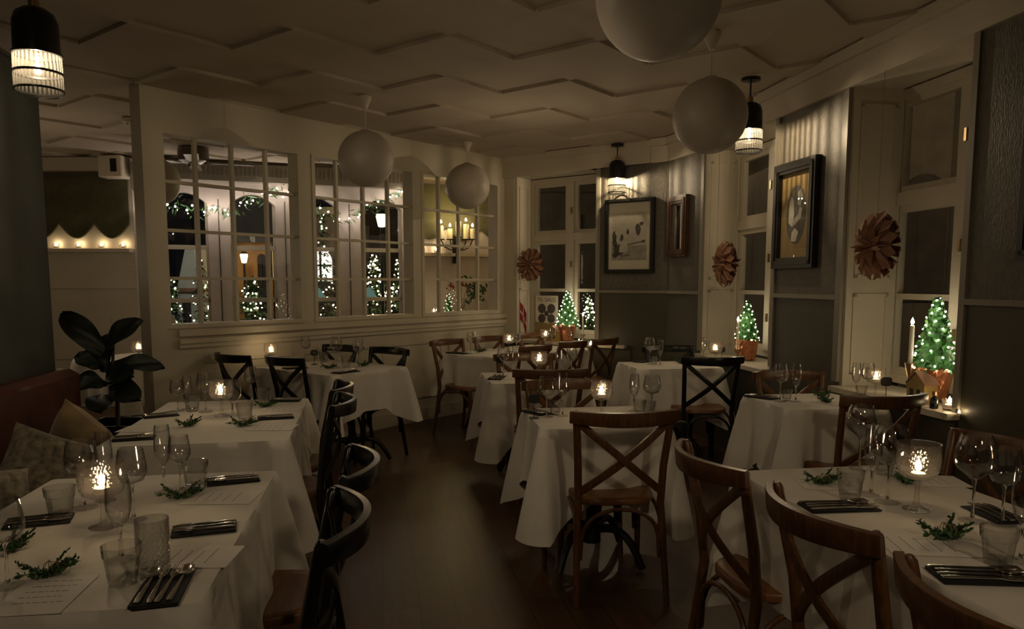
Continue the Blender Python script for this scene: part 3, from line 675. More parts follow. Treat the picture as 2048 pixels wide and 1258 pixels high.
def setting(key, h, t, desc, full=2, zt=ZT, lay='fskk'):
    a, b = at(h[0], h[1], zt), at(t[0], t[1], zt); d = (b - a); c = (a + b) / 2; rz = math.atan2(-d.x, d.y)
    sc = (1, min(1.05, max(.8, d.length / .2)), 1)
    PR['napkin'].new(c, rz, 'black napkin under cutlery %s, %s' % (desc, TP[key]), 'black napkins', sc)
    xs = [-.033, -.011, .011, .033] if len(lay) == 4 else [-.025, 0, .025]
    seen = {}
    for x, k in zip(xs, lay):
        kind = {'f': 'fork', 's': 'spoon', 'k': 'knife'}[k]; seen[kind] = seen.get(kind, 0) + 1
        n = lay.count(k); which = '' if n == 1 else ('first ' if seen[kind] == 1 else 'second ')
        q = c + Matrix.Rotation(rz, 3, 'Z') @ Vector((x, -.004 + (.006 if k == 's' else 0), .0082))
        PR[kind].new(q, rz + random.uniform(-.05, .05), '%ssteel %s on black napkin %s, %s' % (which, kind, desc, TP[key]), 'steel cutlery', sc)
    return c
# --- table beside the patterned cushions (L1)
put('L1', 'coupe', 208, 1054, 'in the middle', sc=(1.02, 1.02, 1.0)); put('L1', 'tumbler', 122, 1034, 'at the far cushion seat'); put('L1', 'wine', 168, 1016, 'left of the candle', sc=(1.15, 1.15, 1)); put('L1', 'flute', 212, 1002, 'behind the candle')
put('L1', 'wine', 268, 1040, 'right of the candle'); put('L1', 'flute', 243, 1120, 'in front of the candle', sc=(1.15, 1.15, .95)); put('L1', 'tumbler', 246, 1166, 'at the near aisle seat'); put('L1', 'highball', 308, 1142, 'at the near aisle seat')
put('L1', 'flute', 329, 985, 'at the far aisle seat'); put('L1', 'wine', 362, 984, 'at the far aisle seat', sc=(.85, .85, .9)); put('L1', 'tumbler', 392, 975, 'at the far aisle seat'); put('L1', 'wine', 16, 1172, 'at the near cushion seat', sc=(1, 1, .95))
setting('L1', (307, 1214), (349, 1140), 'by the highball glass', lay='sffs'); setting('L1', (465, 1054), (346, 1066), 'at the middle aisle seat', lay='fkk'); setting('L1', (514, 957), (413, 967), 'at the far aisle corner', lay='fkk'); setting('L1', (28, 1049), (133, 1038), 'by the cushions', lay='fkk')
put('L1', 'sprig', 363, 996, 'at the far aisle seat', 15); put('L1', 'sprig', 97, 1152, 'at the near cushion seat', 40); put('L1', 'sprig', 25, 1100, 'at the frame edge', 80)
put('L1', 'menu', 446, 995, 'at the far aisle seat', 92); put('L1', 'menu', 386, 1114, 'at the middle aisle seat', 92); put('L1', 'menu', 88, 1190, 'under the near twine sprig', 8)
# --- table beside the fig plant (L2)
put('L2', 'coupe', 444, 832, 'in the middle'); put('L2', 'wine', 412, 824, 'left of the candle', sc=(1.05, 1.05, 1)); put('L2', 'wine', 466, 846, 'right of the candle', sc=(1.05, 1.05, 1)); put('L2', 'wine', 503, 802, 'at the far aisle seat', sc=(.9, .9, .95)); put('L2', 'wine', 356, 822, 'at the plant seat', sc=(.9, .9, .8))
put('L2', 'flute', 376, 818, 'at the plant seat', sc=(1, 1, .8)); put('L2', 'tumbler', 490, 842, 'at the near aisle seat'); put('L2', 'tumbler', 527, 806, 'at the far aisle seat'); put('L2', 'tumbler', 385, 822, 'at the plant seat')
setting('L2', (584, 834), (515, 838), 'at the near aisle seat', lay='fkk'); setting('L2', (599, 801), (540, 802), 'at the far aisle seat', lay='fkk'); setting('L2', (228, 880), (310, 875), 'at the near bench seat', lay='fkk'); setting('L2', (300, 834), (345, 830), 'at the far bench seat', lay='fkk')
put('L2', 'sprig', 487, 852, 'at the near aisle seat', 10); put('L2', 'sprig', 532, 814, 'at the far aisle seat', 30); put('L2', 'sprig', 378, 852, 'at the near bench seat', 60)
put('L2', 'menu', 545, 855, 'at the near aisle seat', 92); put('L2', 'menu', 566, 817, 'at the far aisle seat', 92); put('L2', 'menu', 290, 858, 'at the near bench seat', 92)
# --- table against the glazed partition (L3)
put('L3', 'wine', 577, 712, 'by the chair with the full cross', sc=(.9, .9, 1)); put('L3', 'wine', 612, 722, 'left of the number card'); put('L3', 'balloon', 674, 735, 'in front of the far black chair', sc=(.9, .9, 1.05)); put('L3', 'balloon', 718, 734, 'at the aisle end', sc=(.85, .85, .95))
put('L3', 'tumbler', 648, 724, 'beside the number card'); put('L3', 'tumbler', 692, 734, 'between the balloon glasses')
o = put('L3', 'number', 629, 729, 'reading twelve', 12)
d = link('digits', text_mesh('digits', '12', .026, M['chalk'], .0004), o); d.location = (0, -.0036, .089); d.rotation_euler = (PI / 2, 0, 0)
setting('L3', (667, 748), (718, 741), 'at the near corner', lay='fk'[:2] + 's'); setting('L3', (570, 738), (612, 735), 'by the full-cross chair', lay='fkk')
put('L3', 'sprig', 658, 737, 'beside the tumbler', 20); put('L3', 'sprig', 728, 732, 'at the aisle end', 50)
PR['glasscup'] = Proto('tealight_glass', 'candle holder', lathe_mesh('tealight_glass', [(0, 0), (.028, 0), (.033, .01), (.036, .055), (.0345, .055), (.031, .012), (0, .008)], M['candleglass'], 20, False, None, 30))
def cup(p, desc):
    PR['glasscup'].new(p, 0, 'small glass tealight cup ' + desc, 'tealight cups'); PR['tealight'].new((p[0], p[1], p[2] + .009), 0, 'lit tealight inside the small cup ' + desc, 'tealights')
put('L3', 'coupe', 543, 731, 'at the partition end', sc=(.95, .95, 1))
# --- long table by the flag (T4)
put('T4', 'wine', 941, 708, 'at the partition end', sc=(.9, .9, 1)); put('T4', 'flute', 954, 706, 'at the partition end', sc=(.95, .95, .95)); put('T4', 'coupe', 1018, 704, 'at the partition side', sc=(1, 1, 1)); put('T4', 'coupe', 1091, 692, 'at the window side')
put('T4', 'wine', 1033, 706, 'beside the partition-side candle', sc=(.9, .9, .9)); put('T4', 'wine', 1104, 694, 'beside the window-side candle', sc=(.9, .9, .95)); put('T4', 'wine', 1140, 693, 'below the lit tree', sc=(.8, .8, .9))
setting('T4', (897, 706), (935, 708), 'at the partition end', lay='fkk'); put('T4', 'sprig', 961, 704, 'at the partition end', 10)
p = at(1192, 696, ZT); cup((p.x - .05, p.y + .03, p.z), 'at the pier end of the long table')
# --- second aisle table (M2)
put('M2', 'balloon', 1007, 752, 'at the aisle corner', sc=(.85, .85, .9)); put('M2', 'flute', 1031, 754, 'at the aisle side'); put('M2', 'coupe', 1078, 752, 'in the middle'); put('M2', 'flute', 1119, 751, 'right of the candle', sc=(1, 1, .9)); put('M2', 'wine', 1143, 752, 'right of the candle')
put('M2', 'number', 1000, 745, 'beside the aisle glasses', -30); setting('M2', (985, 762), (1003, 750), 'at the aisle corner', lay='fkk')
# --- table with the iron base (M1)
put('M1', 'wine', 1093, 834, 'at the aisle corner'); put('M1', 'flute', 1125, 832, 'at the aisle side'); put('M1', 'tumbler', 1110, 829, 'at the aisle side', sc=(.8, .8, .9)); put('M1', 'coupe', 1203, 832, 'in the middle', sc=(.95, .95, 1)); put('M1', 'flute', 1268, 822, 'right of the candle', sc=(1, 1, .9)); put('M1', 'wine', 1303, 826, 'right of the candle', sc=(1.1, 1.1, .95))
put('M1', 'tumbler', 1279, 826, 'right of the candle', sc=(.8, .8, .8)); put('M1', 'tumbler', 1298, 832, 'by the rail end', sc=(.8, .8, .85)); setting('M1', (1058, 822), (1092, 830), 'at the aisle corner', lay='fkk'); setting('M1', (1358, 849), (1316, 838), 'at the window-side corner', lay='sfk')
put('M1', 'number', 1068, 836, 'at the aisle edge', 10)
# --- table below the wooden mirror (R2)
put('R2', 'balloon', 1299, 729, 'by the black pier chair', sc=(.8, .8, .95)); put('R2', 'flute', 1320, 730, 'by the black pier chair', sc=(.95, .95, .95)); put('R2', 'tumbler', 1308, 729, 'by the black pier chair', sc=(.75, .75, .8)); put('R2', 'sprig', 1362, 727, 'beside the black chair rail', 30); put('R2', 'flute', 1406, 724, 'left of the candle', sc=(.95, .95, .95)); put('R2', 'coupe', 1430, 726, 'at the window end')
put('R2', 'number', 1443, 722, 'by the candle', 0); setting('R2', (1276, 725), (1300, 722), 'at the pier corner', lay='fkk'); setting('R2', (1460, 734), (1432, 727), 'at the window corner', lay='sfk')
# --- table below the oval portrait (R1)
put('R1', 'wine', 1560, 803, 'at the wall side', sc=(1.05, 1.05, 1.05)); put('R1', 'flute', 1591, 803, 'at the wall side', sc=(1.05, 1.05, 1)); put('R1', 'tumbler', 1573, 801, 'at the wall side', sc=(.75, .75, .8)); put('R1', 'sprig', 1642, 793, 'lying farther on the menu', 20); put('R1', 'sprig', 1652, 805, 'lying nearer on the menu', 70); put('R1', 'menu', 1668, 806, 'under both sprigs', 30)
put('R1', 'flute', 1711, 792, 'left of the candle', sc=(1, 1, .9)); put('R1', 'wine', 1734, 796, 'left of the candle', sc=(.9, .9, 1)); put('R1', 'coupe', 1750, 796, 'at the window side', sc=(.95, .95, 1)); put('R1', 'number', 1771, 800, 'beside the candle', 0, (1.1, 1, 1.1)); put('R1', 'tumbler', 1722, 796, 'left of the candle', sc=(.75, .75, .8))
setting('R1', (1498, 792), (1552, 799), 'at the wall corner', lay='fkk'); setting('R1', (1826, 816), (1775, 812), 'behind the dark chair', lay='fkk')
# --- big table lined with three chairs (R0)
put('R0', 'coupe', 1832, 1019, 'in the middle', sc=(1.02, 1.02, 1.12)); put('R0', 'balloon', 1775, 1004, 'left of the candle', sc=(1.04, 1.04, 1.02)); put('R0', 'balloon', 1718, 938, 'at the far end', sc=(.95, .95, 1)); put('R0', 'flute', 1742, 990, 'behind the candle-side balloon glass', sc=(1.05, 1.05, 1)); put('R0', 'tumbler', 1699, 999, 'at the far chair', sc=(1, 1, 1.05)); put('R0', 'tumbler', 1768, 948, 'at the far wall seat', sc=(.9, .9, .8))
put('R0', 'balloon', 1944, 1042, 'at the middle wall seat', sc=(1.03, 1.03, 1.05)); put('R0', 'wine', 2004, 1048, 'beside the wall-side balloon glass', sc=(1.05, 1.05, 1.05)); put('R0', 'flute', 2042, 1122, 'at the frame edge', sc=(1.1, 1.1, 1.05)); put('R0', 'tumbler', 1995, 1127, 'at the middle chair')
put('R0', 'sprig', 1890, 1078, 'at the middle chair', 10, (1.15, 1.15, 1.2)); put('R0', 'sprig', 1812, 966, 'at the far wall seat', 50); put('R0', 'sprig', 1645, 968, 'at the far chair', 5); put('R0', 'menu', 1855, 1090, 'at the middle chair', 84, (1.1, 1.1, 1)); put('R0', 'menu', 1662, 968, 'at the far chair', 84); put('R0', 'menu', 1862, 962, 'at the far wall seat', 84)
setting('R0', (1602, 1018), (1758, 1013), 'at the far chair', lay='fskk'); setting('R0', (1875, 1153), (2060, 1158), 'at the middle chair', lay='fskk'); setting('R0', (2010, 1040), (1966, 1020), 'at the middle wall seat', lay='fkk')


# ================================================================ LAMPS
def pendant(p, zb, label):
    """Black dome pendant with a ribbed glass sleeve; p on the ceiling, zb = bottom of the glass."""
    t = thing('pendant_lamp', label, 'pendant lamp', (p.x, p.y, zb), 0, 'black pendant lamps with ribbed glass'); R = .088; h = CZ - zb - .004
    link('ceiling_rose', lathe_mesh('ceiling_rose', [(0, h), (.065, h), (.065, h - .022), (.012, h - .03), (0, h - .03)], M['black'], 20), t)
    link('rod', lathe_mesh('rod', [(0, h - .02), (.006, h - .02), (.006, .36), (0, .36)], M['iron'], 8), t)
    link('cap', lathe_mesh('cap', [(0, .375), (.02, .375), (.022, .335), (.0, .335)], M['brass'], 14), t)
    link('dome', lathe_mesh('dome', [(0, .338), (.045, .335), (.072, .315), (R - .004, .28), (R - .002, .155), (R - .006, .155), (R - .008, .28), (.068, .308), (0, .328)], M['black'], 28), t)
    mb = MB(); mb.lathe([(R - .003, .15), (R, .148), (R + .002, .08), (R + .002, .012), (R - .001, .01)], 64); g = link('glass_sleeve', mb.mesh('glass_sleeve', M['ribbed']), t)
    for z in (.152, .078, .010):
        link('band', lathe_mesh('band', [(R - .002, z), (R + .005, z), (R + .005, z + .008), (R - .002, z + .008), (R - .002, z)], M['black'], 32), t)
    link('glass_bottom', lathe_mesh('glass_bottom', [(R - .002, .008), (R - .012, -.004), (.03, -.010), (0, -.010)], M['tumbler'], 24), t)
    b = link('bulb', lathe_mesh('bulb', [(0, .120), (.003, .122), (.0042, .130), (.0042, .142), (.003, .15), (0, .152)], M['bulb'], 10), t)
    link('socket', lathe_mesh('socket', [(0, .156), (.008, .158), (.014, .172), (.016, .2), (.016, .33), (0, .33)], M['brass'], 12), t)
def pend_at(u, v, ub, vb, label):
    p = at(u, v, CZ); r = aty(ub, vb, p.y); pendant(p, r.z, label)
pend_at(1235, 288, 1235, 388, 'black pendant lamp with ribbed glass lighting the big print')
pend_at(1502, 155, 1500, 306, 'black pendant lamp with ribbed glass behind the paper globe at the window wall')
p = aty(79, 188, 3.22); pendant(Vector((p.x, p.y, CZ)), p.z, 'black pendant lamp with ribbed glass over the banquette wall')
def globe(u, v, r, Y, label):
    c = aty(u, v, Y); t = thing('globe_lamp', label, 'globe lamp', (c.x, c.y, c.z), 0, 'unlit white globe lamps'); h = CZ - c.z - .004
    mb = MB(); mb.lathe([(0, -r)] + [(r * math.sin(PI * k / 24), -r * math.cos(PI * k / 24)) for k in range(1, 24)] + [(0, r)], 40); link('shade', mb.mesh('shade', M['globe'], 60), t)
    link('cord', lathe_mesh('cord', [(0, h), (.004, h), (.004, r - .004), (0, r - .004)], M['white'], 8), t)
    link('ceiling_cup', lathe_mesh('ceiling_cup', [(0, h), (.05, h), (.05, h - .01), (.042, h - .03), (.016, h - .09), (0, h - .09)], M['white'], 20), t)
    link('holder', lathe_mesh('holder', [(0, r + .008), (.03, r + .008), (.045, r - .006), (0, r - .006)], M['white'], 16), t)
globe(1317, -10, .21, 2.66, 'white globe lamp cut off by the top edge of the picture')
globe(1420, 232, .21, 4.45, 'white globe lamp hanging in front of the window-wall pendant')
globe(732, 318, .21, 5.92, 'white globe lamp hanging before the middle of the glazed partition')
globe(935, 373, .225, 7.80, 'white globe lamp hanging before the candelabra pane of the partition')
globe(312, 363, .22, 7.30, 'white globe lamp in the side room, crossed by the partition post')

# ================================================================ WALL DECORATION
def picture(P, s0, s1, z0, z1, name, label, cat, fm, fw, kind):
    t = thing(name, label, cat, P.w((s0 + s1) / 2, 0, z0), P.ang); w, h = (s1 - s0) / 2, z1 - z0      # local x along the wall, -y into the room
    D = .045
    mb = MB()
    for (x0, x1, y0, y1) in ((-w, w, 0, fw), (-w, w, h - fw, h), (-w, -w + fw, fw, h - fw), (w - fw, w, fw, h - fw)):
        mb.box(x0, x1, -D, -.002, y0, y1)
    i = fw * .35
    for (x0, x1, y0, y1) in ((-w + i, w - i, i, fw * .7), (-w + i, w - i, h - fw * .7, h - i), (-w + i, -w + fw * .7, i, h - i), (w - fw * .7, w - i, i, h - i)): mb.box(x0, x1, -D - .008, -D + .002, y0, y1)
    link('frame', mb.mesh('frame', fm), t)
    a, b, c, d = -w + fw - .003, w - fw + .003, fw - .003, h - fw + .003
    def sheet(nm, m, y, pts): mb = MB(); mb.poly([(a + (b - a) * x, y, c + (d - c) * z) for x, z in pts]); link(nm, mb.mesh(nm, m), t)
    sq = lambda x0, x1, z0, z1: [(x0, z0), (x1, z0), (x1, z1), (x0, z1)]
    if kind == 'mirror': sheet('mirror_glass', M['mirror'], -.02, sq(0, 1, 0, 1))
    if kind == 'beach':
        sheet('mount', M['print'], -.018, sq(0, 1, 0, 1)); sheet('sky', M['grey3'], -.0185, sq(.08, .90, .32, .85)); sheet('sand', M['grey1'], -.019, sq(.08, .90, .14, .36))
        mb = MB(); r = random.Random(2)
        def blob(x, z, rx, rz, n=9): mb.poly([(a + (b - a) * (x + rx * math.cos(2 * PI * i / n) * r.uniform(.7, 1.15)), -.0196, c + (d - c) * (z + rz * math.sin(2 * PI * i / n) * r.uniform(.7, 1.15))) for i in range(n)])
        for (x, z, rx, rz) in ((.14, .5, .05, .09), (.15, .40, .07, .07), (.26, .30, .13, .08), (.32, .47, .045, .06), (.46, .56, .03, .05), (.70, .60, .08, .09), (.78, .68, .06, .03), (.16, .22, .08, .05), (.82, .42, .05, .02)): blob(x, z, rx, rz)
        for (x0, z0, x1, z1) in ((.42, .36, .86, .42), (.30, .20, .50, .21), (.48, .20, .52, .32), (.12, .19, .14, .28)):
            mb.add([(a + (b - a) * x0, -.0197, c + (d - c) * z0), (a + (b - a) * x1, -.0197, c + (d - c) * z1), (a + (b - a) * x1, -.0197, c + (d - c) * (z1 + .014)), (a + (b - a) * x0, -.0197, c + (d - c) * (z0 + .014))], [(0, 1, 2, 3)])
        link('drawing', mb.mesh('drawing', M['grey2']), t); sheet('child_dress', M['grey3'], -.0202, [(.26, .26), (.44, .26), (.46, .36), (.36, .46), (.28, .4)])
        mb = MB(); mb.poly([(a, -.026, c), (b, -.026, c), (b, -.026, d), (a, -.026, d)]); link('glazing', mb.mesh('glazing', M['pane']), t)
    if kind == 'oval':
        sheet('mount', M['mount'], -.014, sq(0, 1, 0, 1)); ov = lambda k: [(.5 + .32 * k * math.cos(2 * PI * i / 28), .5 + .34 * k * math.sin(2 * PI * i / 28)) for i in range(28)]
        sheet('oval_rim', M['brass'], -.0145, ov(1.05)); sheet('portrait', M['grey2'], -.015, ov(1))
        sheet('pale_figure', M['grey3'], -.0155, [(.26, .42), (.40, .36), (.44, .5), (.42, .66), (.36, .72), (.28, .66)]); sheet('pale_head', M['grey3'], -.0155, [(.54, .62), (.64, .60), (.70, .70), (.64, .80), (.55, .76)])
        sheet('pale_arm', M['grey1'], -.0156, [(.62, .60), (.70, .56), (.66, .46), (.46, .38), (.38, .40), (.46, .46), (.58, .52)]); sheet('pale_lap', M['grey3'], -.0155, [(.36, .20), (.52, .19), (.60, .30), (.48, .35), (.38, .3)])
        mb = MB(); mb.poly([(a, -.026, c), (b, -.026, c), (b, -.026, d), (a, -.026, d)]); link('glazing', mb.mesh('glazing', M['pane']), t)
    if kind == 'dark': sheet('mount', M['grey2'], -.014, sq(0, 1, 0, 1))
    return t
picture(PA, .09, .65, 1.525, 2.285, 'framed_print', 'black framed beach scene print lit by a pendant lamp', 'picture', M['mat_dark'], .04, 'beach')
s, z = PB.hit(1343, 388); picture(PB, s, s + .36, 1.68, 2.26, 'wall_mirror', 'small mirror in a brown wooden frame on the corner pier', 'mirror', M['mirrorframe'], .07, 'mirror')
picture(RW, 1.30 + .10, 1.96, 1.53, 2.27, 'framed_portrait', 'deep black frame with an oval portrait in an ochre mount', 'picture', M['mat_dark'], .075, 'oval')
picture(RW, 3.66, 4.2, 1.53, 2.20, 'framed_picture', 'black frame on the dark pier cut off by the picture edge', 'picture', M['mat_dark'], .06, 'dark')
def rosette(c, R_, ang, label):
    t = thing('paper_star', label, 'paper star', c, ang, 'brown paper window stars'); N = 13; r = random.Random(int(R_ * 1000) + int(c.x * 100))
    mb = MB()
    for i in range(N):
        a0, a1, am = 2 * PI * i / N, 2 * PI * (i + 1) / N, 2 * PI * (i + .5) / N
        P_ = lambda a, rr, y: (rr * math.cos(a), y, rr * math.sin(a))
        for sd in (-1, 1):
            o = P_(am, .01, sd * .012); e0 = P_(a0, R_ * .62, sd * .004); e1 = P_(a1, R_ * .62, sd * .004); rid = P_(am, R_ * .5, sd * (.055 + r.uniform(-.01, .01))); tip = P_(am + r.uniform(-.04, .04), R_ * r.uniform(.93, 1.03), sd * .006); s0 = P_(a0 + .07, R_ * .86, sd * .03); s1 = P_(a1 - .07, R_ * .86, sd * .03)
            fs = [(0, 1, 3), (0, 3, 2), (1, 5, 3), (3, 5, 4), (3, 4, 6), (3, 6, 2)]
            mb.add([o, e0, e1, rid, tip, s0, s1], fs)
    for i in range(9):
        am = 2 * PI * (i + r.uniform(.2, .8)) / 9
        for sd in (-1, 1):
            q = lambda a, rr, y: (rr * math.cos(a), y, rr * math.sin(a))
            mb.add([q(am - .22, R_ * .10, sd * .02), q(am + .22, R_ * .10, sd * .02), q(am + .20, R_ * .42, sd * .058), q(am + r.uniform(-.1, .1), R_ * r.uniform(.6, .78), sd * r.uniform(.058, .075)), q(am - .20, R_ * .42, sd * .05), q(am, R_ * .36, sd * .085)], [(0, 1, 5), (1, 2, 5), (2, 3, 5), (3, 4, 5), (4, 0, 5)])
    link('petals', mb.mesh('petals', M['kraft'], flat=True), t)
    mb = MB(); mb.tube([(0, 0, R_ * .9), (0, 0, SZ - c.z)], .0012, 5); link('string', mb.mesh('string', M['twine']), t)
rosette(W1.w(.453, .03, 1.63), .195, W1.ang, 'brown paper star hanging above the red flag')
rosette(RW.w(.62, .05, 1.585), .20, RW.ang, 'brown paper star hanging between the mirror and the oval portrait')
rosette(RW.w(2.66, .05, 1.64), .205, RW.ang, 'biggest brown paper star, at the window with the brass candlestick')

# ================================================================ WINDOW SILLS
ZS = .7755
def candle_stick(p, h, r, label, group=None, zf=None):
    o = tag(link('taper_candle', lathe_mesh('taper_candle', [(0, 0), (r, 0), (r * .92, h - .004), (r * .5, h), (0, h - .001)], M['wax'], 14), None, p), label, 'candle', 'taper candles')
    link('wick', lathe_mesh('wick', [(0, h - .002), (.0012, h - .002), (.0012, h + .008), (0, h + .009)], M['wick'], 6), o); link('flame', offset_mesh(FM, h + .005), o); return o
def lit_tree(p, h, r, label, pot=True, n=520, leds=46, group='small lit trees', potm='copper', seed=1):
    t = thing('lit_tree', label, 'lit tree', p, 0, group); rd = random.Random(seed); z0 = .17 if pot else 0.02; mb = MB()
    for k in range(n):
        q = rd.random() ** 1.4; z = z0 + (h - z0) * q; R_ = r * (1 - q) ** .8 * rd.uniform(.72, 1.05) + .006; a = rd.uniform(0, 6.283)
        c = Vector((R_ * math.cos(a), R_ * math.sin(a), z)); s = rd.uniform(.012, .022) * (h / .55); d = Vector((rd.gauss(0, 1), rd.gauss(0, 1), rd.gauss(.4, 1))).normalized(); e = d.cross(Vector((rd.gauss(0, 1), rd.gauss(0, 1), rd.gauss(0, 1)))).normalized()
        mb.add([c - d * s, c + e * s * .6, c + d * s, c - e * s * .6], [(0, 1, 2, 3)])
    mb.lathe([(r * .82, z0), (r * .55, z0 + (h - z0) * .35), (r * .25, z0 + (h - z0) * .7), (0, h - .02)], 12)
    o = link('foliage', mb.mesh('foliage', M['tree'], 20), t)
    mb = MB(); mb.ico((0, 0, 0), .0058 * (h / .55)); bm_ = mb.mesh('fairy_light', M['led'], flat=True)
    for k in range(leds):
        q = (k + .5) / leds; q = q ** 1.25; a = k * 2.399; R_ = r * (1 - q) ** .8 * 1.04 + .008; link('fairy_light', bm_, t, (R_ * math.cos(a), R_ * math.sin(a), z0 + (h - z0) * q))
    if pot:
        rr = random.Random(seed + 5); mb = MB(); rings = []
        for (R0, z) in ((.055, 0), (.075, .01), (.085, .07), (.09, .13), (.105, .175), (.098, .178), (.07, .15)):
            rings.append([((R0 + rr.uniform(-.007, .007)) * math.cos(2 * PI * i / 22), (R0 + rr.uniform(-.007, .007)) * math.sin(2 * PI * i / 22), z + (rr.uniform(-.015, .015) if z > .16 else 0)) for i in range(22)])
        mb.loft(rings, True, True); link('foil_pot', mb.mesh('foil_pot', M[potm], flat=True), t)
    return t
def onplane(P, u, v, z, n):   # where the sight line meets the vertical plane n off the wall, dropped to height z
    s, _ = P.hit(u, v, n); return P.w(s, n, z)
# flag window
lit_tree(onplane(W1, 1135, 640, ZS, -.12), .56, .125, 'small lit tree in copper foil between the poster and the taper candle', seed=2, leds=60)
p = onplane(W1, 1166, 640, ZS, -.06); _, zt = W1.hit(1166, 632, -.06)
def holder(p, hh, label, mt='brass'):
    prof = [(0, 0), (.042, 0), (.04, .006), (.012, .014), (.010, hh * .3), (.016, hh * .45), (.010, hh * .6), (.028, hh - .01), (.030, hh), (.012, hh), (.011, hh - .02), (0, hh - .02)]
    tag(link('candlestick', lathe_mesh('candlestick', prof, M[mt], 20), None, p), label, 'candlestick', 'candlesticks')
holder(p, .09, 'low candlestick on the sill of the flag window', 'steel'); candle_stick(p + Vector((0, 0, .072)), max(.12, zt - ZS - .075), .010, 'slim lit taper candle on the sill of the flag window')
p = onplane(W1, 1040, 640, ZS, .0)
t = thing('table_flag', 'small red flag with a white cross on a pole by the window', 'flag', p, W1.ang)
link('base', lathe_mesh('base', [(0, 0), (.03, 0), (.03, .008), (.006, .014), (0, .014)], M['brass'], 16), t); link('pole', lathe_mesh('pole', [(0, .01), (.003, .01), (.003, .44), (.006, .445), (.004, .455), (0, .458)], M['brass'], 8), t)
def flagpt(x, z): return (.003 + .10 * x, .014 * math.sin(x * 5) - .002, .43 - .12 * x - .20 * z - .06 * x * z)
def flagpatch(mb, x0, x1, z0, z1, off, n=8):
    for i in range(n):
        a, b = x0 + (x1 - x0) * i / n, x0 + (x1 - x0) * (i + 1) / n
        q = [flagpt(a, z0), flagpt(b, z0), flagpt(b, z1), flagpt(a, z1)]
        for o_ in (off, -off): mb.add([(x, y + o_, z) for x, y, z in q], [(0, 1, 2, 3)])
mb = MB(); flagpatch(mb, 0, 1, 0, 1, .0008); link('cloth', mb.mesh('cloth', M['red']), t)
mb = MB(); flagpatch(mb, .30, .44, 0, 1, .0016, 2); flagpatch(mb, 0, 1, .43, .57, .0016); link('cross', mb.mesh('cross', M['paper']), t)
# poster in the window
sa, za = W1.hit(1074, 591, -.27); sb, zb = W1.hit(1118, 660, -.27); w2 = (sb - sa) / 2; hh = .44
t = thing('window_poster', 'white poster with four round photos leaning in the flag window', 'poster', W1.w((sa + sb) / 2, -.245, za - hh), W1.ang)
mb = MB(); mb.box(-w2, w2, -.003, .003, 0, hh); link('sheet', mb.mesh('sheet', M['print']), t)
mb = MB(); mb.poly([(-w2, -.0036, 0), (w2, -.0036, 0), (w2, -.0036, hh * .30), (w2 * .3, -.0036, hh * .27), (-w2, -.0036, hh * .31)]); link('wood_band', mb.mesh('wood_band', M['mount']), t)
for (x, z, r) in ((-.42, .66, .36), (.42, .66, .36), (-.42, .40, .34), (.42, .40, .34), (0, .53, .20)):
    mb = MB(); mb.poly([(w2 * (x + r * math.cos(2 * PI * i / 20)), -.0042 - (.0004 if r < .3 else 0), hh * z + w2 * r * math.sin(2 * PI * i / 20)) for i in range(20)]); link('photo_disc', mb.mesh('photo_disc', M['grey2']), t)
d = link('headline', text_mesh('headline', 'TIL SALG', w2 * .42, M['grey2'], .0003), t); d.location = (0, -.004, hh * .84); d.rotation_euler = (PI / 2, 0, 0)
# gold paper house and glasses on the flag window sill
def gold_house(p, ang, w, h, label):
    t = thing('gold_paper_house', label, 'paper house', p, ang, 'gold paper houses'); d = w * .6; mb = MB()
    prof = [(-w / 2, 0), (w / 2, 0), (w / 2, h * .62), (0, h), (-w / 2, h * .62)]; mb.loft([[(x, -d / 2, z) for x, z in prof], [(x, d / 2, z) for x, z in prof]], True, True); link('body', mb.mesh('body', M['gold'], 20), t)
    mb = MB(); mb.hexa([(-w * .56, -d * .56, h * .60), (w * .0, -d * .56, h * 1.01), (w * .0, d * .56, h * 1.01), (-w * .56, d * .56, h * .60), (-w * .56, -d * .56, h * .63), (w * .0, -d * .56, h * 1.04), (w * .0, d * .56, h * 1.04), (-w * .56, d * .56, h * .63)])
    mb.hexa([(0, -d * .56, h * 1.01), (w * .56, -d * .56, h * .60), (w * .56, d * .56, h * .60), (0, d * .56, h * 1.01), (0, -d * .56, h * 1.04), (w * .56, -d * .56, h * .63), (w * .56, d * .56, h * .63), (0, d * .56, h * 1.04)]); link('roof', mb.mesh('roof', M['kraft'], 20), t)
    for x in (-.22, .18):
        mb = MB(); mb.box(w * x - w * .09, w * x + w * .09, -d / 2 - .002, -d / 2 + .002, h * .2, h * .45); link('window', mb.mesh('window', M['blackcard']), t)
gold_house(onplane(W1, 1108, 680, ZS, -.02), W1.ang, .15, .17, 'gold paper house on the sill under the window poster')
# middle window
lit_tree(onplane(RW, 1494, 650, ZS, -.13), .50, .095, 'small lit tree in copper foil half hidden by the pier of the oval portrait', seed=4, leds=44)
p = onplane(RW, 1476, 650, ZS, -.02); _, zt = RW.hit(1476, 642, -.02); holder(p, .10, 'low candlestick in the window between mirror and oval portrait'); candle_stick(p + Vector((0, 0, .08)), max(.12, zt - ZS - .085), .010, 'slim lit taper candle in the window between mirror and oval portrait')
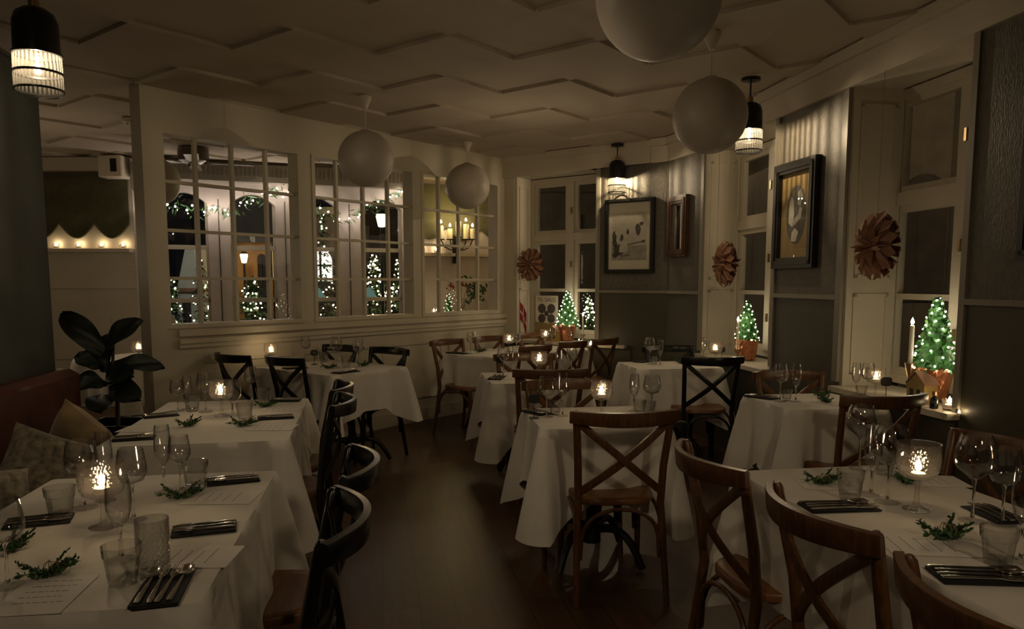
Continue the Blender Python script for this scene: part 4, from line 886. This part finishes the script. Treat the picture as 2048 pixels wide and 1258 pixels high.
# near window
lit_tree(onplane(RW, 1868, 740, ZS, -.16), .57, .115, 'lit tree in crumpled copper foil beside the brass candlestick', seed=6, leds=56)
p = onplane(RW, 1821, 720, ZS, -.04); _, zt = RW.hit(1821, 650, -.04); _, zb = RW.hit(1821, 726, -.04); hb = max(.12, zb - ZS); holder(p, hb, 'tall brass candlestick in the near window'); candle_stick(p + Vector((0, 0, hb - .02)), max(.15, zt - zb + .02), .0125, 'thick lit taper candle in the tall brass candlestick')
gold_house(onplane(RW, 1845, 770, ZS, -.06), RW.ang, .14, .165, 'gold paper house in front of the copper foil pot')
p = onplane(RW, 1900, 790, ZS, -.03); cup((p.x, p.y, p.z), 'on the near window sill beside the copper pot')
def small_bottle(p, label):
    o = tag(link('small_bottle', lathe_mesh('small_bottle', [(0, 0), (.02, 0), (.021, .004), (.021, .05), (.009, .062), (.009, .078), (0, .078)], M['black'], 16), None, p), label, 'bottle')
    link('cap', lathe_mesh('cap', [(0, .07), (.011, .07), (.011, .09), (0, .09)], M['copper'], 14), o)
small_bottle(onplane(RW, 1869, 790, ZS, .02), 'small black bottle on the near window sill')
PR['tealight'].new(onplane(RW, 1918, 828, ZS, .02), 0, 'tiny lit tealight at the tip of the near window sill', 'tealights', (.5, .5, .4))

# ================================================================ BANQUETTE, CUSHIONS, PLANT
t = thing('banquette', 'long oxblood leather banquette along the dark green wall', 'banquette', LW.w(0, 0, 0), LW.ang)
def lw_box(nm, a0, a1, n0, n1, z0, z1, m, b=.02):
    mb = MB(); s = 1 if LW.n[0] * -LW.d[1] + LW.n[1] * LW.d[0] > 0 else -1
    y0, y1 = sorted((s * n0, s * n1)); mb.bbox(a0, a1, y0, y1, z0, z1, b); return link(nm, mb.mesh(nm, m), t)
lw_box('base', .02, 4.4, .005, .44, 0, .30, M['dado'], .01); 
for k in range(4):
    lw_box('seat_cushion', .01 + k * 1.1, 1.1 + k * 1.1, .10, .50, .30, .46, M['leather'], .035); lw_box('back_cushion', .01 + k * 1.1, 1.1 + k * 1.1, .005, .14, .46, .95, M['leather'], .035)
def cushion(p, size, rot, m, label):
    mb = MB(); n = 14; vs = []; fs = []
    for sd in (1, -1):
        b = len(vs)
        for i in range(n + 1):
            for j in range(n + 1):
                x, y = -1 + 2 * i / n, -1 + 2 * j / n; th = (1 - x ** 4) * (1 - y ** 4); pin = 1 - .07 * (1 - x * x) * y * y - .07 * (1 - y * y) * x * x
                vs.append((x * pin * size / 2, sd * .085 * max(0, th) ** .6, y * pin * size / 2))
        for i in range(n):
            for j in range(n):
                q = (b + i * (n + 1) + j, b + (i + 1) * (n + 1) + j, b + (i + 1) * (n + 1) + j + 1, b + i * (n + 1) + j + 1); fs.append(q if sd < 0 else q[::-1])
    mb.add(vs, fs); o = link('cushion', mb.mesh('cushion', m, 80), None, p); o.rotation_euler = rot; tag(o, label, 'cushion', 'cushions on the banquette'); return o
q = aty(158, 880, 3.72); cushion((q.x, q.y, .635), .33, (math.radians(8), math.radians(34), math.radians(-14)), M['cushion1'], 'ochre cushion propped on its corner at the plant end of the banquette')
q = aty(96, 935, 3.05); cushion((q.x, q.y, .64), .37, (math.radians(-30), math.radians(24), math.radians(30)), M['cushion2'], 'patterned beige cushion leaning on the banquette behind the candle')
q = aty(-45, 1010, 2.5); cushion((q.x, q.y, .64), .34, (math.radians(-20), math.radians(12), math.radians(60)), M['cushion2'], 'patterned cushion cut off by the picture edge')
# fiddle-leaf plant
pb = at(238, 905, .0); PY = 4.72; c0 = aty(232, 800, PY)
t = thing('fiddle_leaf_plant', 'big-leaved dark fig plant in a black planter at the end of the banquette', 'potted plant', (c0.x, PY, 0))
mb = MB(); mb.loft([[(x * k, y * k, z) for x, y in ((-1, -1), (1, -1), (1, 1), (-1, 1))] for k, z in ((.13, 0), (.17, .56), (.155, .56), (.15, .50))], True, True); link('planter', mb.mesh('planter', M['black'], 20), t)
mb = MB(); mb.tube([(0, 0, .45), (.01, 0, .7), (-.01, 0, .9), (0, .01, 1.08)], [.016, .013, .011, .008], 8); link('stem', mb.mesh('stem', M['stem']), t)
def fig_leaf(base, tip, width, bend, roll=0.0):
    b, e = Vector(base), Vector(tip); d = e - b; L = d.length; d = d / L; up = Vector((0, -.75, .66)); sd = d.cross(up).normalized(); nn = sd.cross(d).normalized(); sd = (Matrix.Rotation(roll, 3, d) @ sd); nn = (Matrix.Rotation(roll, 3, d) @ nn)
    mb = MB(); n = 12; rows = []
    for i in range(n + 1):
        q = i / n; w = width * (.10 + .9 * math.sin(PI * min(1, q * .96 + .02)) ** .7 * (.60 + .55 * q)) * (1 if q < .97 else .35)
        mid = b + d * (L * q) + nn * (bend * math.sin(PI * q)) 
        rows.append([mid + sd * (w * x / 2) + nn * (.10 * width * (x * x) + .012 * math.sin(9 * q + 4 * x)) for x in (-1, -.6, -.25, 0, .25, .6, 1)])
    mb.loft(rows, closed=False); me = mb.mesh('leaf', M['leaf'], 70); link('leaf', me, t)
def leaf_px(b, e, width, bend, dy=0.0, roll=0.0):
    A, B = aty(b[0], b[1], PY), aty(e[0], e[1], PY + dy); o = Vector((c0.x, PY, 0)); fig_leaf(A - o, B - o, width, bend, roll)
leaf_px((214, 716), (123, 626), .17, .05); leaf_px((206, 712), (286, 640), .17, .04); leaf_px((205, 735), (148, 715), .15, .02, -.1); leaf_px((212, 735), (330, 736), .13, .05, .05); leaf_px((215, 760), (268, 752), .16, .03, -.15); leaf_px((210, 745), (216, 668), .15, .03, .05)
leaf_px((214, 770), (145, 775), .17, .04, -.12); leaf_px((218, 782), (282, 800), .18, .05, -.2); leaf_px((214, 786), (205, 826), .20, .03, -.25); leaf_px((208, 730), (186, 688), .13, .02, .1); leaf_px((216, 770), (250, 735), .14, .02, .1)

# ================================================================ SIDE ROOM
p = at(280, 716, TZ); p = Vector((p.x - .12, p.y + .1, 0))
t = thing('side_table', 'table in the side room behind the fig plant', 'table', p, -math.radians(22)); mb = MB(); mb.bbox(-.33, .33, -.33, .33, .715, .746, .006); link('tabletop', mb.mesh('tabletop', M['seat']), t); pedestal(t, 0)
tag(link('tablecloth', tablecloth(.68, .68, .3, .45, 44), None, p, -math.radians(22)), 'white cloth on the side-room table behind the fig plant', 'tablecloth', 'white tablecloths')
TP['X'] = 'side-room table behind the fig plant'; put('X', 'coupe', 279, 724, 'in the middle'); put('X', 'balloon', 298, 720, 'right of the candle', sc=(.85, .85, .9))
# ledge candles
def ledge_cup(P, u, v, n, desc):
    s, _ = P.hit(u, v, n); q = P.w(s, n, 1.8105); cup((q.x, q.y, q.z), desc)
FW = Plane2((-7.0, 8.72), q=(-4.3, 8.72))
for (u, d) in ((112, 'first on the ledge from the dark green wall'), (157, 'second on the ledge from the dark green wall'), (203, 'third on the ledge from the dark green wall'), (246, 'last on the ledge before the bright corner')): ledge_cup(FW, u, 496, .05, d)
ledge_cup(SW, 845, 504, .05, 'on the ledge below the swag blind, beside the mullion'); ledge_cup(SW, 873, 505, .05, 'on the ledge below the candelabra')
def swag(P, s0, s1, z0, z1, n, label, off):
    t = thing('swag_blind', label, 'blind', P.w(s0, off, z1), P.ang, 'olive swag blinds'); mb = MB(); w = (s1 - s0); K = n * 10; rows = []
    for r_ in range(9):
        q = r_ / 8; row = []
        for i in range(K + 1):
            x = w * i / K; ph = (i % 10) / 10 if i < K else 0; sc = math.sin(PI * ((i / 10) % 1)); drop = (z1 - z0) * (.78 + .22 * sc)
            row.append((x, -.02 - .012 * math.sin(PI * 4 * q) * sc, -drop * q))
        rows.append(row)
    mb.loft(rows, closed=False); link('cloth', mb.mesh('cloth', M['olive'], 80), t)
    mb = MB(); mb.tube([(x, y - .008, z) for x, y, z in rows[-1]], .010, 6); link('hem', mb.mesh('hem', M['olive']), t)
    mb = MB(); mb.box(0, w, -.045, -.002, -.03, .0); link('rail', mb.mesh('rail', M['dado']), t)
swag(FW, 1.1, 2.68, 1.93, 2.66, 4, 'dark olive swag blind above the row of ledge candles', .0)
swag(SW, 3.0, 4.4, 1.99, 2.69, 3, 'olive swag blind behind the candelabra', .0)
# candelabra on the street wall
s0, zc = SW.hit(915, 480, .16); o_ = SW.w(s0, .0, 0)
t = thing('wall_candelabra', 'black iron wall candelabra carrying five pillar candles', 'candelabra', SW.w(s0, 0, zc), SW.ang)
mb = MB(); mb.box(-.03, .03, -.05, -.025, -.30, .06); mb.tube([(0, -.03, -.28), (0, -.10, -.2), (0, -.16, -.03)], .010, 8); link('bracket', mb.mesh('bracket', M['iron']), t)
for (u, vf, vb) in ((882, 450, 478), (900, 456, 478), (917, 441, 474), (932, 447, 478), (945, 456, 478)):
    sx, zb = SW.hit(u, vb, .16); _, zt = SW.hit(u, vf, .16); x = sx - s0
    mb = MB(); mb.tube([(0, -.16, -.10), (x * .4, -.16, -.13), (x * .8, -.16, -.09), (x, -.16, zb - zc - .012)], .008, 8); mb.lathe([(0, zb - zc - .012), (.045, zb - zc - .012), (.05, zb - zc), (0, zb - zc)], 14, (x, -.16, 0)); link('arm', mb.mesh('arm', M['iron']), t)
    q = SW.w(sx, .16, zb + .0005); hc = max(.08, zt - zb - .01); side = {882: 'first from the ledge cup', 900: 'shorter, second on the candelabra', 917: 'tallest, in the middle of the candelabra', 932: 'next to the tallest towards the corner', 945: 'at the corner end of the candelabra'}[u]
    o = tag(link('pillar_candle', lathe_mesh('pillar_candle', [(0, 0), (.034, 0), (.034, hc - .006), (.028, hc), (0, hc - .004)], M['wax'], 18), None, q), 'lit pillar candle, ' + side, 'candle', 'pillar candles on the candelabra')
    link('flame', offset_mesh(FM, hc), o).scale = (1.5, 1.5, 1.2)
# sideboard with flowers and small tree
t = thing('sideboard', 'white sideboard below the candelabra, seen through the partition', 'sideboard', SW.w(3.1, .12, 0), SW.ang)
mb = MB(); mb.box(0, 1.06, -.40, 0, .06, 1.0); link('body', mb.mesh('body', M['white']), t)
mb = MB(); mb.box(-.02, 1.08, -.42, .0, 1.0, 1.03); link('top', mb.mesh('top', M['white']), t)
for k in range(3): mb = MB(); mb.box(.03 + k * .345, .34 + k * .345, -.41, -.40, .12, .94); link('door', mb.mesh('door', M['white']), t)
s, z = SW.hit(925, 640, .3); p = SW.w(s, .3, 1.031)
t = thing('flower_vase', 'glass vase of dark red flowers and green leaves below the candelabra', 'vase of flowers', p)
link('vase', lathe_mesh('vase', [(0, 0), (.04, 0), (.045, .02), (.035, .14), (.05, .2), (.047, .2), (.032, .14), (.04, .02), (0, .01)], M['glass'], 20), t)
r = random.Random(9)
for (dx, dz) in ((-.13, .36), (-.02, .40), (.06, .34)):
    mb = MB()
    for k in range(26):
        c = Vector((dx + r.gauss(0, .03), r.gauss(0, .03), dz + r.gauss(0, .025))); d = Vector((r.gauss(0, 1), r.gauss(0, 1), r.gauss(0, 1))).normalized(); e = d.cross(Vector((0, .3, 1))).normalized(); mb.add([c - d * .025, c + e * .018, c + d * .025, c - e * .018], [(0, 1, 2, 3)])
    mb.tube([(dx, 0, dz), (dx * .4, 0, .2), (0, 0, .03)], .003, 5); link('flower', mb.mesh('flower', M['flower'], 20), t)
mb = MB()
for k in range(60):
    c = Vector((.16 + r.gauss(0, .07), r.gauss(0, .04), .28 + r.gauss(0, .08))); d = Vector((r.gauss(0, 1), r.gauss(0, .5), r.gauss(0, 1))).normalized(); e = d.cross(Vector((0, 1, .2))).normalized(); mb.add([c - d * .04, c + e * .016, c + d * .04, c - e * .016], [(0, 1, 2, 3)])
mb.tube([(.16, 0, .3), (.05, 0, .18), (0, 0, .03)], .004, 5); link('leaf_spray', mb.mesh('leaf_spray', M['needle'], 20), t)
s, z = SW.hit(897, 640, .3); lit_tree(SW.w(s, .3, 1.031), .26, .06, 'tiny lit tree on the sideboard beside the flower vase', False, 160, 14, None, seed=8)
s, z = SW.hit(868, 640, .3); cup(tuple(SW.w(s, .3, 1.031)), 'on the sideboard beside the tiny tree')
# ceiling fan, smoke alarm, loudspeaker
p = at(386, 296, CZ); t = thing('ceiling_fan', 'dark ceiling fan in the side room, seen above the partition window', 'ceiling fan', (p.x, p.y, CZ - .165))
link('motor_housing', lathe_mesh('motor_housing', [(0, 0), (.08, 0), (.15, .03), (.155, .06), (.155, .155), (0, .16)], M['fanmetal'], 28), t)
link('hub', lathe_mesh('hub', [(0, -.03), (.05, -.03), (.06, 0), (0, .0)], M['fanmetal'], 18), t)
mb = MB(); mb.tube([(0, -.03, -.03), (0, -.03, -.17)], .002, 5); mb.ball((0, -.03, -.175), .008, 8, 6); link('pull_cord', mb.mesh('pull_cord', M['fanmetal']), t)
for k in range(4):
    a = k * PI / 2 + .35; mb = MB(); mb.ribbon([(.05 * math.cos(a), .05 * math.sin(a), .012), (.14 * math.cos(a), .14 * math.sin(a), .012), (.2 * math.cos(a), .2 * math.sin(a), .014), (.6 * math.cos(a), .6 * math.sin(a), .014)], [Vector((-math.sin(a) * w, math.cos(a) * w, .01)) for w in (.03, .04, .12, .14)], .008); link('blade', mb.mesh('blade', M['fanmetal']), t)
p = at(255, 237, CZ - .004); t = tag(link('smoke_alarm', lathe_mesh('smoke_alarm', [(0, 0), (.05, 0), (.055, -.015), (.045, -.035), (0, -.04)], M['white'], 20), None, p), 'small round smoke alarm on the ceiling beside the partition post', 'smoke alarm')
mb = MB(); mb.lathe([(0, -.038), (.012, -.04), (.01, -.05), (0, -.052)], 10); link('sensor', mb.mesh('sensor', M['trimgrey']), t)
t = thing('wall_loudspeaker', 'cream box loudspeaker in the upper corner of the side room', 'loudspeaker', (-4.42, 8.60, 2.58))
mb = MB(); mb.bbox(-.12, .14, -.1, .1, 0, .24, .01); link('cabinet', mb.mesh('cabinet', M['white']), t); mb = MB(); mb.box(.02, .09, -.104, -.10, .06, .20); link('grille', mb.mesh('grille', M['black']), t)
# garland along the arches
path = [(281, 425), (300, 408), (330, 402), (357, 410), (395, 420), (425, 416), (445, 418), (462, 424), (490, 410), (515, 395), (545, 384), (572, 378), (600, 395), (618, 408), (650, 425), (690, 436), (715, 424), (745, 412), (775, 402), (795, 388), (808, 372)]
pts = []
for u, v in path: s, z = SW.hit(u, v, .09); pts.append(SW.w(s, .09, z))
t = thing('lit_garland', 'evergreen garland with fairy lights draped along the arched windows', 'garland', pts[0])
lm = MB(); lm.ico((0, 0, 0), .011); lme = lm.mesh('fairy_light', M['ledg'], flat=True); mb = MB(); r = random.Random(11); k = 0
for a, b in zip(pts, pts[1:]):
    n = max(2, int((b - a).length / .013))
    for i in range(n):
        c = a + (b - a) * (i / n) - pts[0] + Vector((r.gauss(0, .03), r.gauss(0, .025), r.gauss(-.02, .045))); d = Vector((r.gauss(0, 1), r.gauss(0, 1), r.gauss(-.3, 1))).normalized(); e = d.cross(Vector((r.gauss(0, 1), r.gauss(0, 1), 1))).normalized(); L = r.uniform(.035, .075); mb.add([c - d * L, c + e * .010, c + d * L, c - e * .010], [(0, 1, 2, 3)])
    for i in range(2):
        c = a + (b - a) * ((i + .4) / 2) - pts[0]; link('fairy_light', lme, t, c + Vector((r.gauss(0, .02), r.gauss(0, .01), r.gauss(0, .03))) + Vector((SW.n[0], SW.n[1], 0)) * .05)
link('needles', mb.mesh('needles', M['needle'], 20), t)

# ================================================================ THE STREET OUTSIDE
mb = MB(); mb.box(-14, 14, 10.9, 26, -.15, -.05); mb.box(3.2, 16, -6, 10.9, -.15, -.05); struct('ground', mb, M['asphalt'])
def house(name, label, u0, u1, vtop, vbot, Y, wall, wins, depth=3.0, gable=False, lit=None):
    A, B = aty(u0, vtop, Y), aty(u1, vbot, Y); zb = -.05; t = thing(name, label, 'building', ((A.x + B.x) / 2, Y, zb)); w = (B.x - A.x) / 2; h = A.z - zb
    mb = MB()
    if gable: prof = [(-w, 0), (w, 0), (w, h * .60), (w * .25, h), (-w * .25, h), (-w, h * .60)]; mb.loft([[(x, 0, z) for x, z in prof], [(x, depth, z) for x, z in prof]], True, True)
    else: mb.box(-w, w, 0, depth, 0, h)
    link('wall', mb.mesh('wall', wall, 20), t)
    mb = MB()
    if gable: mb.box(-w * 1.03, w * 1.03, -.05, depth, h * .575, h * .61); link('band', mb.mesh('band', M['kraft']), t)
    else: mb.box(-w * 1.02, w * 1.02, -.15, depth, h, h + .15); link('cornice', mb.mesh('cornice', M['facade']), t)
    for (a, b, c, d, m, arch) in wins:
        p, q = aty(a, c, Y), aty(b, d, Y); x0, x1, z1, z0 = p.x - t.location.x, q.x - t.location.x, p.z - zb, q.z - zb
        mb = MB(); n = 12
        if arch: pr = [(x0, z0), (x1, z0)] + [((x0 + x1) / 2 + (x1 - x0) / 2 * math.cos(PI * i / n), z1 - (x1 - x0) / 2 + (x1 - x0) / 2 * math.sin(PI * i / n)) for i in range(n + 1)]
        else: pr = [(x0, z0), (x1, z0), (x1, z1), (x0, z1)]
        mb.loft([[(x, -.03, z) for x, z in pr], [(x, .02, z) for x, z in pr]], True, True); f = link('window', mb.mesh('window', m, 20), t)
        mb = MB(); xm = (x0 + x1) / 2; mb.box(xm - .02, xm + .02, -.06, -.03, z0, z1); mb.box(x0, x1, -.06, -.03, z0 + (z1 - z0) * .5 - .02, z0 + (z1 - z0) * .5 + .02); link('glazing_bar', mb.mesh('glazing_bar', M['facade2']), f)
    return t
house('archway_house', 'orange plastered archway house lit by a lantern across the street', 462, 548, 485, 640, 17, M['orange'], [(515, 536, 508, 640, M['facade2'], True), (541, 547, 500, 560, M['litwin2'], False)])
house('gable_house', 'pale gabled house with a dull red band across the street', 350, 412, 492, 640, 16, M['gable'], [(366, 384, 600, 650, M['facade2'], False)], gable=True)
house('shop_house', 'dark house with a bright arched shop window across the street', 600, 690, 430, 660, 16, M['facade2'], [(619, 665, 500, 562, M['litwin'], True), (672, 680, 512, 586, M['tealshade'], False)])
house('row_house', 'dark row house behind the market trees across the street', 700, 830, 420, 660, 20.5, M['facade2'], [])
house('corner_house', 'dim brown corner house across the street from the flag window', 1010, 1250, 385, 700, 17, M['facade'], [(1066, 1074, 430, 468, M['facade2'], False), (1150, 1160, 430, 470, M['facade2'], False)])
def side_house():
    t = thing('pillared_house', 'dim pillared house across the street from the near window', 'building', (7.6, 12.0, -.05)); mb = MB(); mb.box(-3.5, 3.5, 0, 3, 0, 9); link('wall', mb.mesh('wall', M['facade']), t)
    for k in range(6): mb = MB(); mb.box(-3.3 + k * 1.25, -2.95 + k * 1.25, -.3, .0, 0, 8.5); link('pillar', mb.mesh('pillar', M['gable']), t)
    for k in range(5):
        for z in (1.2, 4.4):
            mb = MB(); x0 = -2.8 + k * 1.25; pr = [(x0, z), (x0 + .7, z)] + [(x0 + .35 + .35 * math.cos(PI * i / 10), z + 1.6 + .35 * math.sin(PI * i / 10)) for i in range(11)]; mb.loft([[(x, -.05, q) for x, q in pr], [(x, .02, q) for x, q in pr]], True, True); link('window', mb.mesh('window', M['facade2'], 20), t)
side_house()
def lantern(u, v, Y, r, label):
    c = aty(u, v, Y); t = thing('street_lantern', label, 'street lantern', (c.x, c.y, -.05), 0, 'street lanterns'); h = c.z + .05
    link('post', lathe_mesh('post', [(0, 0), (.06, 0), (.03, .3), (.025, h - r * 1.3), (0, h - r * 1.3)], M['iron'], 10), t)
    link('lamp_glass', lathe_mesh('lamp_glass', [(0, h - r * 1.3), (r * .6, h - r * 1.2), (r, h + r * .6), (r * .9, h + r), (0, h + r)], emis('lantern_glow', (1.0, .72, .36), 7.0, False), 8), t)
    link('cap', lathe_mesh('cap', [(r * 1.15, h + r), (r * .5, h + r * 1.6), (0, h + r * 1.7), (0, h + r), (r * 1.15, h + r)], M['iron'], 8), t)
lantern(763, 440, 11.8, .085, 'bright street lantern just outside the last arched window'); lantern(488, 516, 16.4, .085, 'lantern in front of the orange archway'); lantern(592, 521, 14, .05, 'small lantern behind the pillar edge, by the shop window'); lantern(462, 508, 15.5, .07, 'lantern between the gabled house and the archway')
def outdoor_tree(u, v0, v1, Y, wpx, label, leds, seed, n=420):
    A, B = aty(u, v0, Y), aty(u, v1, Y); h = A.z + .05; r_ = wpx / 2 / F * Y
    t = thing('christmas_tree', label, 'christmas tree', (A.x, Y, -.05), 0, 'lit trees in the street'); rd = random.Random(seed); mb = MB(); k0 = max(.3, B.z) if B.z > .3 else .3
    for k in range(n):
        q = rd.random() ** 1.3; z = k0 + (h - k0) * q; R_ = r_ * (1 - q) ** .7 * rd.uniform(.3, 1.1) + .02; a = rd.uniform(0, 6.3); c = Vector((R_ * math.cos(a), R_ * math.sin(a), z)); d = Vector((math.cos(a), math.sin(a), rd.gauss(-.2, .4))).normalized(); e = d.cross(Vector((0, 0, 1))).normalized(); L = r_ * .3; mb.add([c - d * L, c + e * L * .3, c + d * L, c - e * L * .3], [(0, 1, 2, 3)])
    link('foliage', mb.mesh('foliage', M['needle'], 20), t)
    mb = MB()
    for k in range(leds):
        q = rd.random(); a = rd.uniform(PI, 2 * PI); R_ = r_ * (1 - q) ** .7 * rd.uniform(.6, 1.15) + .02; mb.ico((R_ * math.cos(a), R_ * math.sin(a), k0 + (h - k0) * q), .00105 * Y * rd.uniform(.7, 1.3))
    link('fairy_light_chain', mb.mesh('fairy_light_chain', M['ledstreet'], flat=True), t)
    link('trunk', lathe_mesh('trunk', [(0, 0), (.06, 0), (.04, k0 + .3), (0, k0 + .3)], M['stem'], 8), t)
outdoor_tree(400, 520, 690, 11.6, 60, 'lit tree outside the first arched window, before the gabled house', 34, 21); outdoor_tree(346, 560, 690, 10.6, 56, 'low lit tree outside the first arched window corner', 24, 22)
outdoor_tree(505, 555, 640, 13, 80, 'low lit tree in front of the orange archway', 46, 23); outdoor_tree(645, 430, 640, 13.5, 50, 'lit tree before the bright arched shop window', 40, 24); outdoor_tree(748, 510, 640, 13, 60, 'dense lit tree below the bright street lantern', 80, 25); outdoor_tree(795, 520, 680, 12, 46, 'tall lit tree at the last arched window edge', 60, 26)
outdoor_tree(1178, 592, 690, 12.5, 40, 'lit tree in the street behind the taper candle of the flag window', 44, 27)
def market_lamp(u, v, Y, label):
    c = aty(u, v, Y); t = thing('market_parasol_lamp', label, 'market lamp', (c.x, Y, -.05), 0, 'market lamps'); h = c.z + .05
    link('shade', lathe_mesh('shade', [(.16, h - .08), (.05, h + .1), (0, h + .14), (0, h + .1), (.15, h - .08), (.16, h - .08)], M['tealshade'], 14), t); link('post', lathe_mesh('post', [(0, 0), (.02, 0), (.02, h + .1), (0, h + .1)], M['iron'], 8), t)
market_lamp(635, 590, 13, 'pale green market lamp below the shop window'); market_lamp(738, 590, 12.5, 'pale green market lamp below the dense lit tree')
